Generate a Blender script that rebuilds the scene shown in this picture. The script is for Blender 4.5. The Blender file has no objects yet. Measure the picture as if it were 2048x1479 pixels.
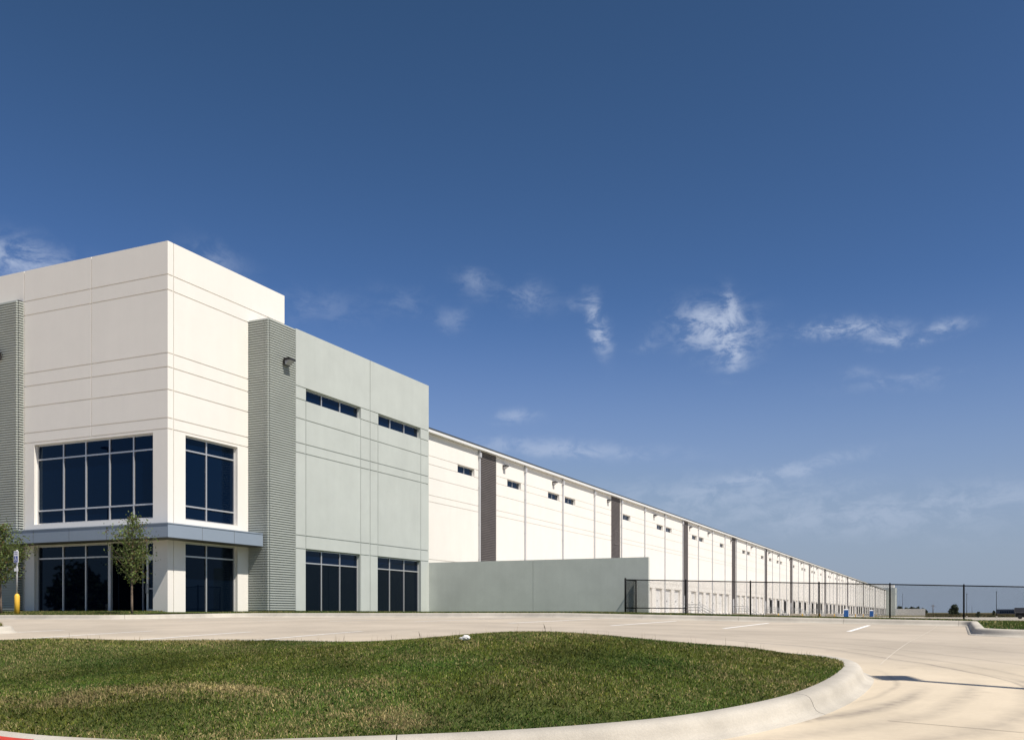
import bpy, bmesh, math, random
import numpy as np
from mathutils import Vector
from mathutils.geometry import delaunay_2d_cdt
random.seed(7)
RNG = np.random.default_rng(11)
SC = bpy.context.scene
COL = SC.collection

# ------------------------------------------------------------------ camera, sky, sun, exposure
F, HY, T = 1929.0, 1228.0, math.atan(890 / 1929)
ST, CT = math.sin(T), math.cos(T)
cam_d = bpy.data.cameras.new('camera')
cam = bpy.data.objects.new('camera', cam_d)
COL.objects.link(cam)
cam.location = (0, 0, 0)
cam.rotation_euler = (math.radians(90), 0, T)
cam_d.sensor_width = 36.0
cam_d.lens = 36.0 * F / 2048
cam_d.shift_y = (HY - 739.5) / 2048
cam_d.clip_start = 0.1
cam_d.clip_end = 9000
SC.camera = cam

SUN_EL, SUN_AZ = math.radians(54.5), math.radians(15.5)      # azimuth measured from +X towards -Y
to_sun = Vector((math.cos(SUN_EL) * math.cos(SUN_AZ), -math.cos(SUN_EL) * math.sin(SUN_AZ), math.sin(SUN_EL)))
sun_d = bpy.data.lights.new('sun', 'SUN')
sun_d.energy = 4.5
sun_d.angle = math.radians(0.53)
sun_d.color = (1.0, 0.93, 0.83)
sun = bpy.data.objects.new('sun', sun_d)
COL.objects.link(sun)
sun.rotation_euler = to_sun.to_track_quat('Z', 'Y').to_euler()
sun.location = (30, -10, 40)

SC.view_settings.view_transform = 'Standard'
SC.view_settings.look = 'None'
SC.view_settings.gamma = 1.0
SC.view_settings.use_curve_mapping = False
SC.view_settings.exposure = 0.30
SC.render.engine = 'CYCLES'
try:
    SC.cycles.use_denoising = True
    SC.cycles.max_bounces = 6
    SC.cycles.sample_clamp_indirect = 6.0
except Exception:
    pass


def dirs(px, py):
    u, v = (px - 1024) / F, (HY - py) / F
    return Vector((-ST + CT * u, CT + ST * u, v)).normalized()


W = bpy.data.worlds.new('World')
SC.world = W
W.use_nodes = True


def build_sky():
    nt = W.node_tree
    nt.nodes.clear()
    N, L = nt.nodes, nt.links

    def nd(t, **k):
        n = N.new(t)
        for a, b in k.items():
            setattr(n, a, b)
        return n

    def math_(op, a, b=None, clamp=False):
        n = nd('ShaderNodeMath', operation=op, use_clamp=clamp)
        for i, v in enumerate((a, b)):
            if v is None:
                continue
            if isinstance(v, (int, float)):
                n.inputs[i].default_value = v
            else:
                L.new(v, n.inputs[i])
        return n.outputs[0]

    out = nd('ShaderNodeOutputWorld')
    bg = nd('ShaderNodeBackground')
    L.new(bg.outputs[0], out.inputs[0])
    sky = nd('ShaderNodeTexSky', sky_type='NISHITA')
    sky.sun_disc = False
    sky.sun_elevation = SUN_EL
    sky.sun_rotation = math.radians(90) + SUN_AZ
    sky.altitude = 150
    sky.air_density = 1.0
    sky.dust_density = 1.0
    sky.ozone_density = 1.0
    tc = nd('ShaderNodeTexCoord')
    d = tc.outputs['Generated']
    # wind-torn edges: wobble the direction before testing it against each cloud
    nz = nd('ShaderNodeTexNoise')
    nz.inputs['Scale'].default_value = 24
    nz.inputs['Detail'].default_value = 8
    nz.inputs['Roughness'].default_value = 0.62
    L.new(d, nz.inputs['Vector'])
    off = nd('ShaderNodeVectorMath', operation='MULTIPLY_ADD')
    L.new(nz.outputs['Color'], off.inputs[0])
    off.inputs[1].default_value = (0.030, 0.030, 0.024)
    off.inputs[2].default_value = (-0.015, -0.015, -0.012)
    add = nd('ShaderNodeVectorMath', operation='ADD')
    L.new(d, add.inputs[0])
    L.new(off.outputs[0], add.inputs[1])
    dw = add.outputs[0]
    clouds = [  # centre x, y, half width, half height (in the picture's measure), tilt degrees, strength
        (1432, 655, 58, 36, 10, 1.5), (1464, 702, 27, 27, 0, 1.2), (1462, 610, 13, 26, -15, .7), (1196, 648, 14, 40, -12, 1.2),
        (1690, 660, 72, 15, 3, 1.0), (1782, 674, 25, 10, -15, .8), (1878, 662, 38, 13, -12, .8),
        (955, 568, 34, 20, 10, .24), (1058, 594, 44, 24, 8, .24), (1150, 606, 18, 12, 0, .16),
        (905, 634, 26, 18, 0, .22), (800, 605, 50, 22, 10, .10), (1295, 685, 26, 14, 0, .22), (45, 520, 105, 30, 8, .75), (430, 515, 50, 22, 20, .22),
        (630, 615, 90, 26, 5, .12), (1110, 897, 170, 15, 3, .42), (1030, 836, 34, 12, 0, .38),
        (1560, 945, 130, 13, -12, .42), (1430, 992, 260, 30, 0, .24), (1900, 1005, 300, 30, -3, .26), (1640, 1045, 300, 26, 5, .16),
        (1800, 762, 90, 14, 0, .20), (1720, 742, 30, 9, 0, .14),
        (-500, 640, 160, 30, 5, .5), (2450, 720, 150, 40, 5, .6), (2750, 980, 300, 50, 0, .4), (-900, 860, 240, 34, 0, .4)]
    total = None
    for (cx, cy, a, b, tilt, amp) in clouds:
        c = dirs(cx, cy)
        t1 = Vector((0, 0, 1)).cross(c).normalized() * -1
        t2 = c.cross(t1).normalized()
        if t2.z < 0:
            t2 = -t2
        tt = math.radians(tilt)
        e1 = t1 * math.cos(tt) - t2 * math.sin(tt)
        e2 = t1 * math.sin(tt) + t2 * math.cos(tt)
        sc = math.hypot(1, math.hypot((cx - 1024) / F, (HY - cy) / F))
        v1 = nd('ShaderNodeVectorMath', operation='DOT_PRODUCT')
        L.new(dw, v1.inputs[0])
        v1.inputs[1].default_value = e1 * (F / a * sc * .9)
        v2 = nd('ShaderNodeVectorMath', operation='DOT_PRODUCT')
        L.new(dw, v2.inputs[0])
        v2.inputs[1].default_value = e2 * (F / b * sc * .9)
        v3 = nd('ShaderNodeVectorMath', operation='DOT_PRODUCT')
        L.new(d, v3.inputs[0])
        v3.inputs[1].default_value = c
        s = math_('ADD', math_('MULTIPLY', v1.outputs['Value'], v1.outputs['Value']), math_('MULTIPLY', v2.outputs['Value'], v2.outputs['Value']))
        s = math_('ADD', s, math_('MULTIPLY', math_('LESS_THAN', v3.outputs['Value'], 0.0), 100.0))
        m = math_('POWER', 2.718, math_('MULTIPLY', s, -1.1))
        m = math_('MULTIPLY', m, amp)
        total = m if total is None else math_('ADD', total, m)
    n2 = nd('ShaderNodeTexNoise')
    n2.inputs['Scale'].default_value = 30
    n2.inputs['Detail'].default_value = 10
    n2.inputs['Roughness'].default_value = 0.66
    n2.inputs['Distortion'].default_value = 0.4
    mp = nd('ShaderNodeMapping')
    mp.inputs['Scale'].default_value = (1, 1, 1.9)
    L.new(d, mp.inputs['Vector'])
    L.new(mp.outputs[0], n2.inputs['Vector'])
    mr = nd('ShaderNodeMapRange', interpolation_type='SMOOTHSTEP')
    mr.inputs['From Min'].default_value = 0.38
    mr.inputs['From Max'].default_value = 0.64
    mr.inputs['To Min'].default_value = 0.05
    mr.inputs['To Max'].default_value = 1.0
    L.new(n2.outputs['Fac'], mr.inputs['Value'])
    fac = math_('MULTIPLY', total, mr.outputs[0])
    fac = math_('MULTIPLY', math_('SUBTRACT', 1.0, math_('POWER', 2.718, math_('MULTIPLY', fac, -1.25))), 0.9)
    # the clear sky's contrast and saturation, as a phone camera renders them (the same in every direction)
    sep = nd('ShaderNodeSeparateColor')
    L.new(sky.outputs[0], sep.inputs[0])
    cmb = nd('ShaderNodeCombineColor')
    ex = 2 ** SC.view_settings.exposure
    for i, (g_, k_) in enumerate(((1.54, 1.335), (1.415, 1.26), (1.79, 2.20))):
        L.new(math_('MULTIPLY', math_('POWER', math_('MINIMUM', math_('MULTIPLY', sep.outputs[i], .0886), .48), g_), k_ / ex / SKY_STRENGTH), cmb.inputs[i])
    # pale dust haze low over the horizon
    sz_ = nd('ShaderNodeSeparateXYZ')
    L.new(d, sz_.inputs[0])
    hz = nd('ShaderNodeMapRange', interpolation_type='SMOOTHSTEP')
    hz.inputs['From Min'].default_value = 0.32
    hz.inputs['From Max'].default_value = 0.0
    hz.inputs['To Max'].default_value = 0.9
    L.new(sz_.outputs[2], hz.inputs['Value'])
    hm = nd('ShaderNodeMix', data_type='RGBA')
    L.new(hz.outputs[0], hm.inputs['Factor'])
    L.new(cmb.outputs[0], hm.inputs[6])
    hm.inputs[7].default_value = tuple(c / ex / SKY_STRENGTH for c in (.300, .372, .495)) + (1,)
    mix = nd('ShaderNodeMix', data_type='RGBA')
    L.new(fac, mix.inputs['Factor'])
    L.new(hm.outputs[2], mix.inputs[6])
    mix.inputs[7].default_value = CLOUD
    L.new(mix.outputs[2], bg.inputs['Color'])
    bg.inputs['Strength'].default_value = SKY_STRENGTH


SKY_STRENGTH = 0.10
CLOUD = (4.7, 5.3, 6.5, 1)
build_sky()

# ------------------------------------------------------------------ helpers
OFF = {}


def tag(o, label=None, cat=None, group=None, kind=None):
    for k, v in (('label', label), ('category', cat), ('group', group), ('kind', kind)):
        if v:
            o[k] = v
    return o


def empty(name, loc=(0, 0, 0), **k):
    o = bpy.data.objects.new(name, None)
    COL.objects.link(o)
    o.location = loc
    o.empty_display_size = .2
    OFF[o] = Vector(loc)
    return tag(o, **k)


class MB:
    def __init__(self):
        self.v, self.f, self.sm = [], [], []

    def quad(self, *p, smooth=False):
        n = len(self.v)
        self.v += [tuple(q) for q in p]
        self.f.append(tuple(range(n, n + len(p))))
        self.sm.append(smooth)

    def box(self, x0, x1, y0, y1, z0, z1):
        n = len(self.v)
        x0, x1 = min(x0, x1), max(x0, x1)
        y0, y1 = min(y0, y1), max(y0, y1)
        self.v += [(x0, y0, z0), (x1, y0, z0), (x1, y1, z0), (x0, y1, z0), (x0, y0, z1), (x1, y0, z1), (x1, y1, z1), (x0, y1, z1)]
        for q in ((0, 3, 2, 1), (4, 5, 6, 7), (0, 1, 5, 4), (1, 2, 6, 5), (2, 3, 7, 6), (3, 0, 4, 7)):
            self.f.append(tuple(n + i for i in q))
            self.sm.append(False)

    def tube(self, pts, rad, seg=8, cap=True, smooth=True):
        pts = [Vector(p) for p in pts]
        if isinstance(rad, (int, float)):
            rad = [rad] * len(pts)
        n0 = len(self.v)
        up = None
        for i, p in enumerate(pts):
            a = pts[max(i - 1, 0)]
            b = pts[min(i + 1, len(pts) - 1)]
            t = (b - a).normalized()
            if up is None:
                up = Vector((0, 0, 1)) if abs(t.z) < .9 else Vector((1, 0, 0))
            e1 = t.cross(up).normalized()
            e2 = e1.cross(t).normalized()
            up = e2
            for k in range(seg):
                an = 2 * math.pi * (k + .5) / seg
                self.v.append(tuple(p + (e1 * math.cos(an) + e2 * math.sin(an)) * rad[i]))
        for i in range(len(pts) - 1):
            for k in range(seg):
                a = n0 + i * seg + k
                b = n0 + i * seg + (k + 1) % seg
                self.f.append((a, b, b + seg, a + seg))
                self.sm.append(smooth)
        if cap:
            self.f.append(tuple(n0 + k for k in reversed(range(seg))))
            self.sm.append(False)
            e = n0 + (len(pts) - 1) * seg
            self.f.append(tuple(e + k for k in range(seg)))
            self.sm.append(False)

    def mesh(self, name, mat, off=(0, 0, 0)):
        me = bpy.data.meshes.new(name)
        o = Vector(off)
        me.from_pydata([(a - o.x, b - o.y, c - o.z) for a, b, c in self.v], [], self.f)
        if any(self.sm):
            me.polygons.foreach_set('use_smooth', self.sm)
        me.materials.append(mat)
        me.update()
        return me

    def build(self, name, mat, parent=None, loc=None, **k):
        """link as one object; vertices are given in world space"""
        off = OFF.get(parent, Vector((0, 0, 0))) if parent else Vector(loc or (0, 0, 0))
        o = bpy.data.objects.new(name, self.mesh(name, mat, off))
        COL.objects.link(o)
        if parent:
            o.parent = parent
        else:
            o.location = off
        OFF[o] = off
        return tag(o, **k)


def place(name, me, parent, loc):
    """a part that shares mesh data, placed at a world point"""
    o = bpy.data.objects.new(name, me)
    COL.objects.link(o)
    o.parent = parent
    o.location = Vector(loc) - OFF[parent]
    OFF[o] = Vector(loc)
    return o


def sub(name, me, part):
    o = bpy.data.objects.new(name, me)
    COL.objects.link(o)
    o.parent = part
    OFF[o] = OFF[part]
    return o


# ------------------------------------------------------------------ materials
def mat(name, col, rough=.8, metal=0., spec=.5, var=.06, nscale=1.2, bump=0., bscale=60., stain=0., streak=0., attr=None, transl=0.):
    m = bpy.data.materials.new(name)
    m.use_nodes = True
    nt = m.node_tree
    N, L = nt.nodes, nt.links
    b = N['Principled BSDF']
    b.inputs['Roughness'].default_value = rough
    b.inputs['Metallic'].default_value = metal
    b.inputs['Specular IOR Level'].default_value = spec
    tc = N.new('ShaderNodeTexCoord')
    g = N.new('ShaderNodeNewGeometry')
    P = g.outputs['Position']
    if attr:
        a = N.new('ShaderNodeAttribute')
        a.attribute_name = attr
        cur = a.outputs['Color']
    else:
        r = N.new('ShaderNodeRGB')
        r.outputs[0].default_value = (*col, 1)
        cur = r.outputs[0]

    def mul(cur, fac_out, lo, hi, f0=.3, f1=.7):
        mr = N.new('ShaderNodeMapRange')
        mr.inputs['From Min'].default_value = f0
        mr.inputs['From Max'].default_value = f1
        mr.inputs['To Min'].default_value = lo
        mr.inputs['To Max'].default_value = hi
        L.new(fac_out, mr.inputs['Value'])
        v = N.new('ShaderNodeVectorMath')
        v.operation = 'SCALE'
        L.new(cur, v.inputs[0])
        L.new(mr.outputs[0], v.inputs['Scale'])
        return v.outputs[0]

    def noise(scale, vec=None, detail=5, rough=.6, sc=None):
        n = N.new('ShaderNodeTexNoise')
        n.inputs['Scale'].default_value = scale
        n.inputs['Detail'].default_value = detail
        n.inputs['Roughness'].default_value = rough
        v = vec or P
        if sc:
            mp = N.new('ShaderNodeMapping')
            mp.inputs['Scale'].default_value = sc
            L.new(v, mp.inputs['Vector'])
            v = mp.outputs[0]
        L.new(v, n.inputs['Vector'])
        return n.outputs['Fac']
    if var:
        cur = mul(cur, noise(nscale), 1 - var, 1 + var)
        cur = mul(cur, noise(nscale * 23, detail=3), 1 - var * .6, 1 + var * .6)
    if stain:
        cur = mul(cur, noise(.35, detail=7, rough=.65), 1 - stain, 1 + stain * .35, .35, .62)
    if streak:
        cur = mul(cur, noise(1.0, sc=(1.6, 1.6, .10), detail=6, rough=.7), 1 - streak, 1 + streak * .4, .33, .65)
    L.new(cur, b.inputs['Base Color'])
    if bump:
        bp = N.new('ShaderNodeBump')
        bp.inputs['Strength'].default_value = bump
        bp.inputs['Distance'].default_value = .01
        L.new(noise(bscale, detail=6), bp.inputs['Height'])
        L.new(bp.outputs[0], b.inputs['Normal'])
    if transl:
        out = N['Material Output']
        t = N.new('ShaderNodeBsdfTranslucent')
        L.new(cur, t.inputs['Color'])
        mx = N.new('ShaderNodeMixShader')
        mx.inputs[0].default_value = transl
        L.new(b.outputs[0], mx.inputs[1])
        L.new(t.outputs[0], mx.inputs[2])
        L.new(mx.outputs[0], out.inputs['Surface'])
    return m


M = {}
M['white'] = mat('white painted concrete', (.80, .768, .712), .85, spec=.25, var=.012, bump=.10, bscale=35, stain=.014, streak=.016)
M['white_wh'] = mat('warehouse white painted concrete', (.80, .766, .712), .85, spec=.25, var=.012, bump=.08, bscale=25, stain=.02, streak=.02)
M['green'] = mat('pale green painted concrete', (.495, .525, .495), .85, spec=.25, var=.025, bump=.10, bscale=35, stain=.05, streak=.028)
M['screen'] = mat('grey green painted concrete', (.61, .63, .58), .85, spec=.25, var=.03, bump=.10, bscale=35, stain=.08, streak=.04)
M['rib'] = mat('pale green ribbed concrete', (.43, .457, .428), .88, spec=.2, var=.03, bump=.1, bscale=45, stain=.05)
M['dark'] = mat('brown grey ribbed concrete', (.155, .140, .138), .9, spec=.2, var=.07, bump=.1, bscale=45, stain=.08)
M['canopy'] = mat('blue grey metal panel', (.245, .295, .36), .5, spec=.5, var=.015)
M['soffit'] = mat('dark bronze flashing', (.10, .095, .09), .6, var=.03)
M['alu'] = mat('satin aluminium', (.62, .62, .62), .38, metal=.55, var=.02)
M['galv'] = mat('light grey gutter metal', (.55, .55, .56), .5, metal=.2, var=.03)
M['gutter'] = mat('white gutter metal', (.74, .74, .72), .5, var=.02)
M['roofedge'] = mat('dark roof edge', (.05, .055, .065), .6, var=.05)
M['roof'] = mat('white roof membrane', (.7, .69, .66), .8, var=.06)
M['lamp'] = mat('dark bronze lamp housing', (.022, .02, .02), .45, var=.05)
M['lens'] = mat('lamp lens', (.42, .42, .44), .15, var=.04)
M['black'] = mat('black painted steel', (.006, .006, .007), .6, spec=.25, var=.05)
M['rubber'] = mat('black rubber', (.02, .02, .02), .8, var=.1)
M['door'] = mat('white steel door', (.76, .745, .72), .5, var=.03)
M['steel'] = mat('galvanised rail', (.42, .43, .44), .45, metal=.6, var=.05)
M['yellow'] = mat('yellow plastic', (.80, .47, .05), .55, var=.05)
M['blue'] = mat('blue plastic', (.02, .13, .42), .5, var=.05)
M['whiteplastic'] = mat('white plastic', (.75, .76, .78), .5, var=.04)
M['paint'] = mat('white road paint', (.83, .82, .78), .75, var=.05, nscale=6, stain=.06)
M['sealant'] = mat('pale joint sealant', (.53, .48, .40), .85, var=.06)
M['sawcut'] = mat('dirty saw cut', (.27, .235, .19), .95, var=.2, nscale=5)
M['red'] = mat('red kerb paint', (.50, .05, .03), .7, var=.12, nscale=8)
M['kerb'] = mat('kerb concrete', (.485, .45, .385), .92, spec=.2, var=.09, nscale=2.6, bump=.45, bscale=70, stain=.22)
M['court'] = mat('truck court concrete', (.47, .43, .36), .92, spec=.2, var=.06, stain=.1)
M['soil'] = mat('thatch and soil', (.085, .098, .030), 1., spec=.1, var=.35, nscale=9, bump=.8, bscale=60)
M['verge'] = mat('verge turf', (.060, .085, .020), 1., spec=.1, var=.30, nscale=3, bump=.8, bscale=30)
M['field'] = mat('dry field grass', (.135, .12, .055), 1., spec=.1, var=.30, nscale=.10, stain=.25)
M['blade'] = mat('grass blade', (.06, .1, .03), .65, spec=.3, var=0, attr='col', transl=.25)
M['leaf'] = mat('oak leaf', (.05, .08, .02), .55, spec=.4, var=0, attr='col', transl=.25)
M['bark'] = mat('bark', (.17, .13, .10), .95, spec=.1, var=.25, nscale=14, bump=.8, bscale=50)
M['farleaf'] = mat('far foliage', (.02, .03, .016), .8, var=0, attr='col')
M['paper'] = mat('crumpled white paper', (.82, .81, .78), .8, var=.03)
M['fargrey'] = mat('far grey cladding', (.17, .19, .24), .8, var=.04)
M['trailer'] = mat('dark blue grey panel', (.05, .055, .07), .7, var=.08)
M['navy'] = mat('sign blue', (.012, .05, .28), .6, var=.03)


def glass(name, base, spec):
    m = mat(name, base, .02, spec=spec, var=0)
    b = m.node_tree.nodes['Principled BSDF']
    b.inputs['IOR'].default_value = 1.52
    b.inputs['Specular Tint'].default_value = (.25, .62, 1.0, 1)
    return m


M['glass'] = glass('blue tinted glass', (.0006, .0050, .019), .30)
M['glass2'] = glass('dark tinted glass', (.0010, .0032, .0085), .22)


def lot_material():
    m = mat('lot concrete', (.465, .405, .325), .9, spec=.25, var=.04, nscale=.9, bump=.22, bscale=55, stain=.15)
    nt = m.node_tree
    N, L = nt.nodes, nt.links
    b = N['Principled BSDF']
    src = b.inputs['Base Color'].links[0].from_socket
    g = N.new('ShaderNodeNewGeometry')
    sep = N.new('ShaderNodeSeparateXYZ')
    L.new(g.outputs['Position'], sep.inputs[0])

    def mt(op, a, c=None, clamp=False):
        n = N.new('ShaderNodeMath')
        n.operation = op
        n.use_clamp = clamp
        for i, v in enumerate((a, c)):
            if v is None:
                continue
            if isinstance(v, (int, float)):
                n.inputs[i].default_value = v
            else:
                L.new(v, n.inputs[i])
        return n.outputs[0]
    X, Y = sep.outputs[0], sep.outputs[1]

    def noise(scale, detail=4, sc=(1, 1, 1)):
        mp = N.new('ShaderNodeMapping')
        mp.inputs['Scale'].default_value = sc
        L.new(g.outputs['Position'], mp.inputs[0])
        n = N.new('ShaderNodeTexNoise')
        n.inputs['Scale'].default_value = scale
        n.inputs['Detail'].default_value = detail
        L.new(mp.outputs[0], n.inputs['Vector'])
        return n.outputs['Fac']
    wob = mt('MULTIPLY', mt('SUBTRACT', noise(.5, 2), .5), .5)
    tread = noise(9, 4)
    tot = None
    # tyre marks left by vehicles turning round the island's nose, and by cars crossing the lot
    for (cx, cy, r0, w, amp, ylo, yhi) in ((-4.7, 10.3, 4.32, .13, .55, 6.6, 10.6), (-4.7, 10.3, 4.75, .16, .26, 6.3, 11.5), (-4.7, 10.3, 5.35, .20, .30, 5.5, 12.2),
                                           (-4.7, 10.3, 6.05, .16, .20, 4.5, 12.8), (-4.7, 10.3, 6.7, .2, .22, 4.5, 13), (-9.0, 8.0, 9.9, .05, .42, 9.5, 20), (-9.0, 8.0, 10.3, .08, .25, 9.5, 22),
                                           (-14, 4.0, 17.3, .06, .34, 9.5, 28), (-14, 4.0, 16.2, .12, .2, 9.5, 28), (-14, 4.0, 18.6, .16, .16, 9.5, 28), (-4.7, 10.3, 4.05, .05, .3, 8.5, 12)):
        dx, dy = mt('SUBTRACT', X, cx), mt('SUBTRACT', Y, cy)
        r = mt('SQRT', mt('ADD', mt('MULTIPLY', dx, dx), mt('MULTIPLY', dy, dy)))
        e = mt('ABSOLUTE', mt('SUBTRACT', mt('ADD', r, wob), r0))
        band = mt('SUBTRACT', 1.0, mt('DIVIDE', e, w), True)
        band = mt('MULTIPLY', band, mt('GREATER_THAN', dx, 0.0))
        fade = mt('MULTIPLY', mt('DIVIDE', mt('SUBTRACT', Y, ylo), 1.2, True), mt('DIVIDE', mt('SUBTRACT', yhi, Y), 1.2, True))
        band = mt('MULTIPLY', mt('MULTIPLY', band, fade), amp)
        tot = band if tot is None else mt('ADD', tot, band)
    tot = mt('MULTIPLY', tot, mt('MULTIPLY', tread, 2.3))
    # faint long dirt bands along the driving lane
    lane = mt('MULTIPLY', mt('SUBTRACT', noise(.22, 5, (.35, 1.6, 1)), .5, True), .55)
    drip = mt('MULTIPLY', mt('MULTIPLY', mt('SUBTRACT', noise(2.6, 3), .66, True), 9.0, True), .30)
    tot = mt('ADD', tot, drip)
    tot = mt('ADD', tot, lane, True)
    # the lot colour blends paler and warmer towards the near side
    near_tint = N.new('ShaderNodeMix')
    near_tint.data_type = 'RGBA'
    near_tint.blend_type = 'MULTIPLY'
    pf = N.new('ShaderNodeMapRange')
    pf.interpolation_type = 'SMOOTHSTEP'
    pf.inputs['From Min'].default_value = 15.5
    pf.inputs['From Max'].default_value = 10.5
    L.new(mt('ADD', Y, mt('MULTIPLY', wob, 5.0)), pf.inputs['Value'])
    L.new(pf.outputs[0], near_tint.inputs['Factor'])
    L.new(src, near_tint.inputs[6])
    near_tint.inputs[7].default_value = (1.30, 1.28, 1.20, 1)
    src = near_tint.outputs[2]
    mx = N.new('ShaderNodeMix')
    mx.data_type = 'RGBA'
    L.new(mt('MULTIPLY', tot, .85), mx.inputs['Factor'])
    L.new(src, mx.inputs[6])
    mx.inputs[7].default_value = (.17, .15, .135, 1)
    L.new(mx.outputs[2], b.inputs['Base Color'])
    return m


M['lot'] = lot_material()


# ------------------------------------------------------------------ terrain
def ss(t):
    t = max(0., min(1., t))
    return t * t * (3 - 2 * t)


def zlot(x, y):
    z = -.378 + .012 * (y - 22) - .0188 * (min(max(x, -12), 14) + 2.1)
    q = max(0., 18 - y)
    z -= .0028 * q * q if q < 18 else .0028 * 324 + .06 * (q - 18) * max(0, 1 - (q - 18) / 10)
    z -= .09 * ss((20 - y) / 4) * ss((-9 - x) / 4)
    return z


KH = .15


def zverge(x, y):
    """turf between the kerb and the fence and building"""
    yk = 24. if x < -25.65 else (30. if x < .5 else 21.4)
    a = zlot(x, yk) + KH
    tgt = .13 if x < -16 else .13 - .39 * min(1, (x + 16) / 16.3) if x < .3 else -.26 - .006 * (x - .3)
    y1 = 29.2 if x < -28.6 else (44. if x < -25.65 else 46.2)
    if x < -25.65:
        y1 = 29.2 if x < -28.6 else 34
    t = ss(min(1., max(0., (y - yk) / (y1 - yk))) * .9 + .02)
    z = a + (tgt - a) * t
    if -2.5 < x < 3.5 and 20 < y < 33:      # meet the kerb's back edge where the verge steps out
        d = min(abs(x - .5) if y < 30 else math.hypot(x - .5, y - 30), abs(y - 30) if x < .5 else 9, abs(y - 21.4) if x > .5 else 9)
        k = ss(d / 2.5)
        z = z * k + (zlot(x, y) + KH) * (1 - k)
    return z


def cdt_mesh(poly, step, zf, mat_, name, extra=None):
    """a sheet inside a polygon, triangulated over a regular grid so that it can follow the ground"""
    P = [Vector(p) for p in poly]
    n = len(P)
    xs = [p.x for p in P]
    ys = [p.y for p in P]
    px = np.array(xs)
    py = np.array(ys)

    def inside(x, y):
        r = False
        j = n - 1
        for i in range(n):
            if (py[i] > y) != (py[j] > y) and x < (px[j] - px[i]) * (y - py[i]) / (py[j] - py[i]) + px[i]:
                r = not r
            j = i
        return r
    pts = list(P)
    y = min(ys) + step * .5
    while y < max(ys):
        x = min(xs) + step * .5
        while x < max(xs):
            if inside(x, y):
                d = float(np.min(np.hypot(px - x, py - y)))
                if d > step * .35:
                    pts.append(Vector((x, y)))
            x += step
        y += step
    edges = [(i, (i + 1) % n) for i in range(n)]
    vs, es, fs, *_ = delaunay_2d_cdt(pts, edges, [], 1, 1e-5)
    me = bpy.data.meshes.new(name)
    me.from_pydata([(v.x, v.y, zf(v.x, v.y)) for v in vs], [], [tuple(f) for f in fs])
    me.materials.append(mat_)
    me.polygons.foreach_set('use_smooth', [True] * len(me.polygons))
    me.update()
    if me.polygons and me.polygons[0].normal.z < 0:
        me.flip_normals()
    o = bpy.data.objects.new(name, me)
    COL.objects.link(o)
    return o


def round_path(pts, radii, closed=False, seg=8):
    out = []
    n = len(pts)
    for i, p in enumerate(pts):
        p = Vector(p)
        r = radii[i]
        if (not closed and i in (0, n - 1)) or r <= 0:
            out.append(p)
            continue
        a, b = Vector(pts[i - 1]), Vector(pts[(i + 1) % n])
        d1, d2 = (a - p).normalized(), (b - p).normalized()
        ang = d1.angle(d2)
        t = r / math.tan(ang / 2)
        s, e = p + d1 * t, p + d2 * t
        c = p + (d1 + d2).normalized() * (r / math.sin(ang / 2))
        a0 = math.atan2(s.y - c.y, s.x - c.x)
        a1 = math.atan2(e.y - c.y, e.x - c.x)
        da = (a1 - a0 + math.pi) % (2 * math.pi) - math.pi
        for k in range(seg + 1):
            q = a0 + da * k / seg
            out.append(Vector((c.x + r * math.cos(q), c.y + r * math.sin(q))))
    return out


def densify(path, step, closed):
    out = []
    n = len(path)
    for i in range(n if closed else n - 1):
        a, b = path[i], path[(i + 1) % n]
        m = max(1, int(math.ceil((b - a).length / step)))
        for k in range(m):
            out.append(a.lerp(b, k / m))
    if not closed:
        out.append(path[-1])
    return out


PROFILE = [(-.02, -.12), (-.02, .140), (.0, .150), (.09, .151), (.125, .147), (.150, .136), (.168, .118), (.182, .090), (.196, .055), (.215, .028), (.245, .012), (.29, .004), (.30, -.06)]


def normals(path, closed):
    n = len(path)
    res = []
    for i in range(n):
        a = path[i - 1] if (closed or i > 0) else path[i]
        b = path[(i + 1) % n] if (closed or i < n - 1) else path[i]
        t = (b - a).normalized()
        res.append(Vector((t.y, -t.x)))
    return res


def kerb(path, closed, joints, parent_name='kerb', gap=.008):
    """sweep the kerb section along the path (the lot lies on the right hand), cut into cast lengths at the joints"""
    path = densify(path, .22, closed)
    nr = normals(path, closed)
    root = empty(parent_name, (path[0].x, path[0].y, zlot(path[0].x, path[0].y)), kind='structure')
    n = len(path)
    tot = n if closed else n - 1
    s, cuts, acc = 0., [0], 0.
    for i in range(tot):
        L_ = (path[(i + 1) % n] - path[i]).length
        acc += L_
        if acc > joints and tot - i > 6:
            cuts.append(i + 1)
            acc = 0
    cuts.append(tot)
    for c0, c1 in zip(cuts[:-1], cuts[1:]):
        mb = MB()
        rows = []
        for i in range(c0, c1 + 1):
            p, q = path[i % n], nr[i % n]
            if i == c0 and i + 1 <= c1:
                p = p + (path[(i + 1) % n] - p).normalized() * gap * .5
            if i == c1:
                p = p - (p - path[(i - 1) % n]).normalized() * gap * .5
            row = []
            for (o_, h) in PROFILE:
                w = p + q * o_
                row.append(len(mb.v))
                mb.v.append((w.x, w.y, zlot(w.x, w.y) + h))
            rows.append(row)
        for a, b in zip(rows[:-1], rows[1:]):
            for k in range(len(PROFILE) - 1):
                mb.f.append((a[k], a[k + 1], b[k + 1], b[k]))
                mb.sm.append(True)
        mb.quad(*[mb.v[i] for i in reversed(rows[0])])
        mb.quad(*[mb.v[i] for i in rows[-1]])
        mb.build('kerb_segment', M['kerb'], root)
    return root, path, nr


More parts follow.
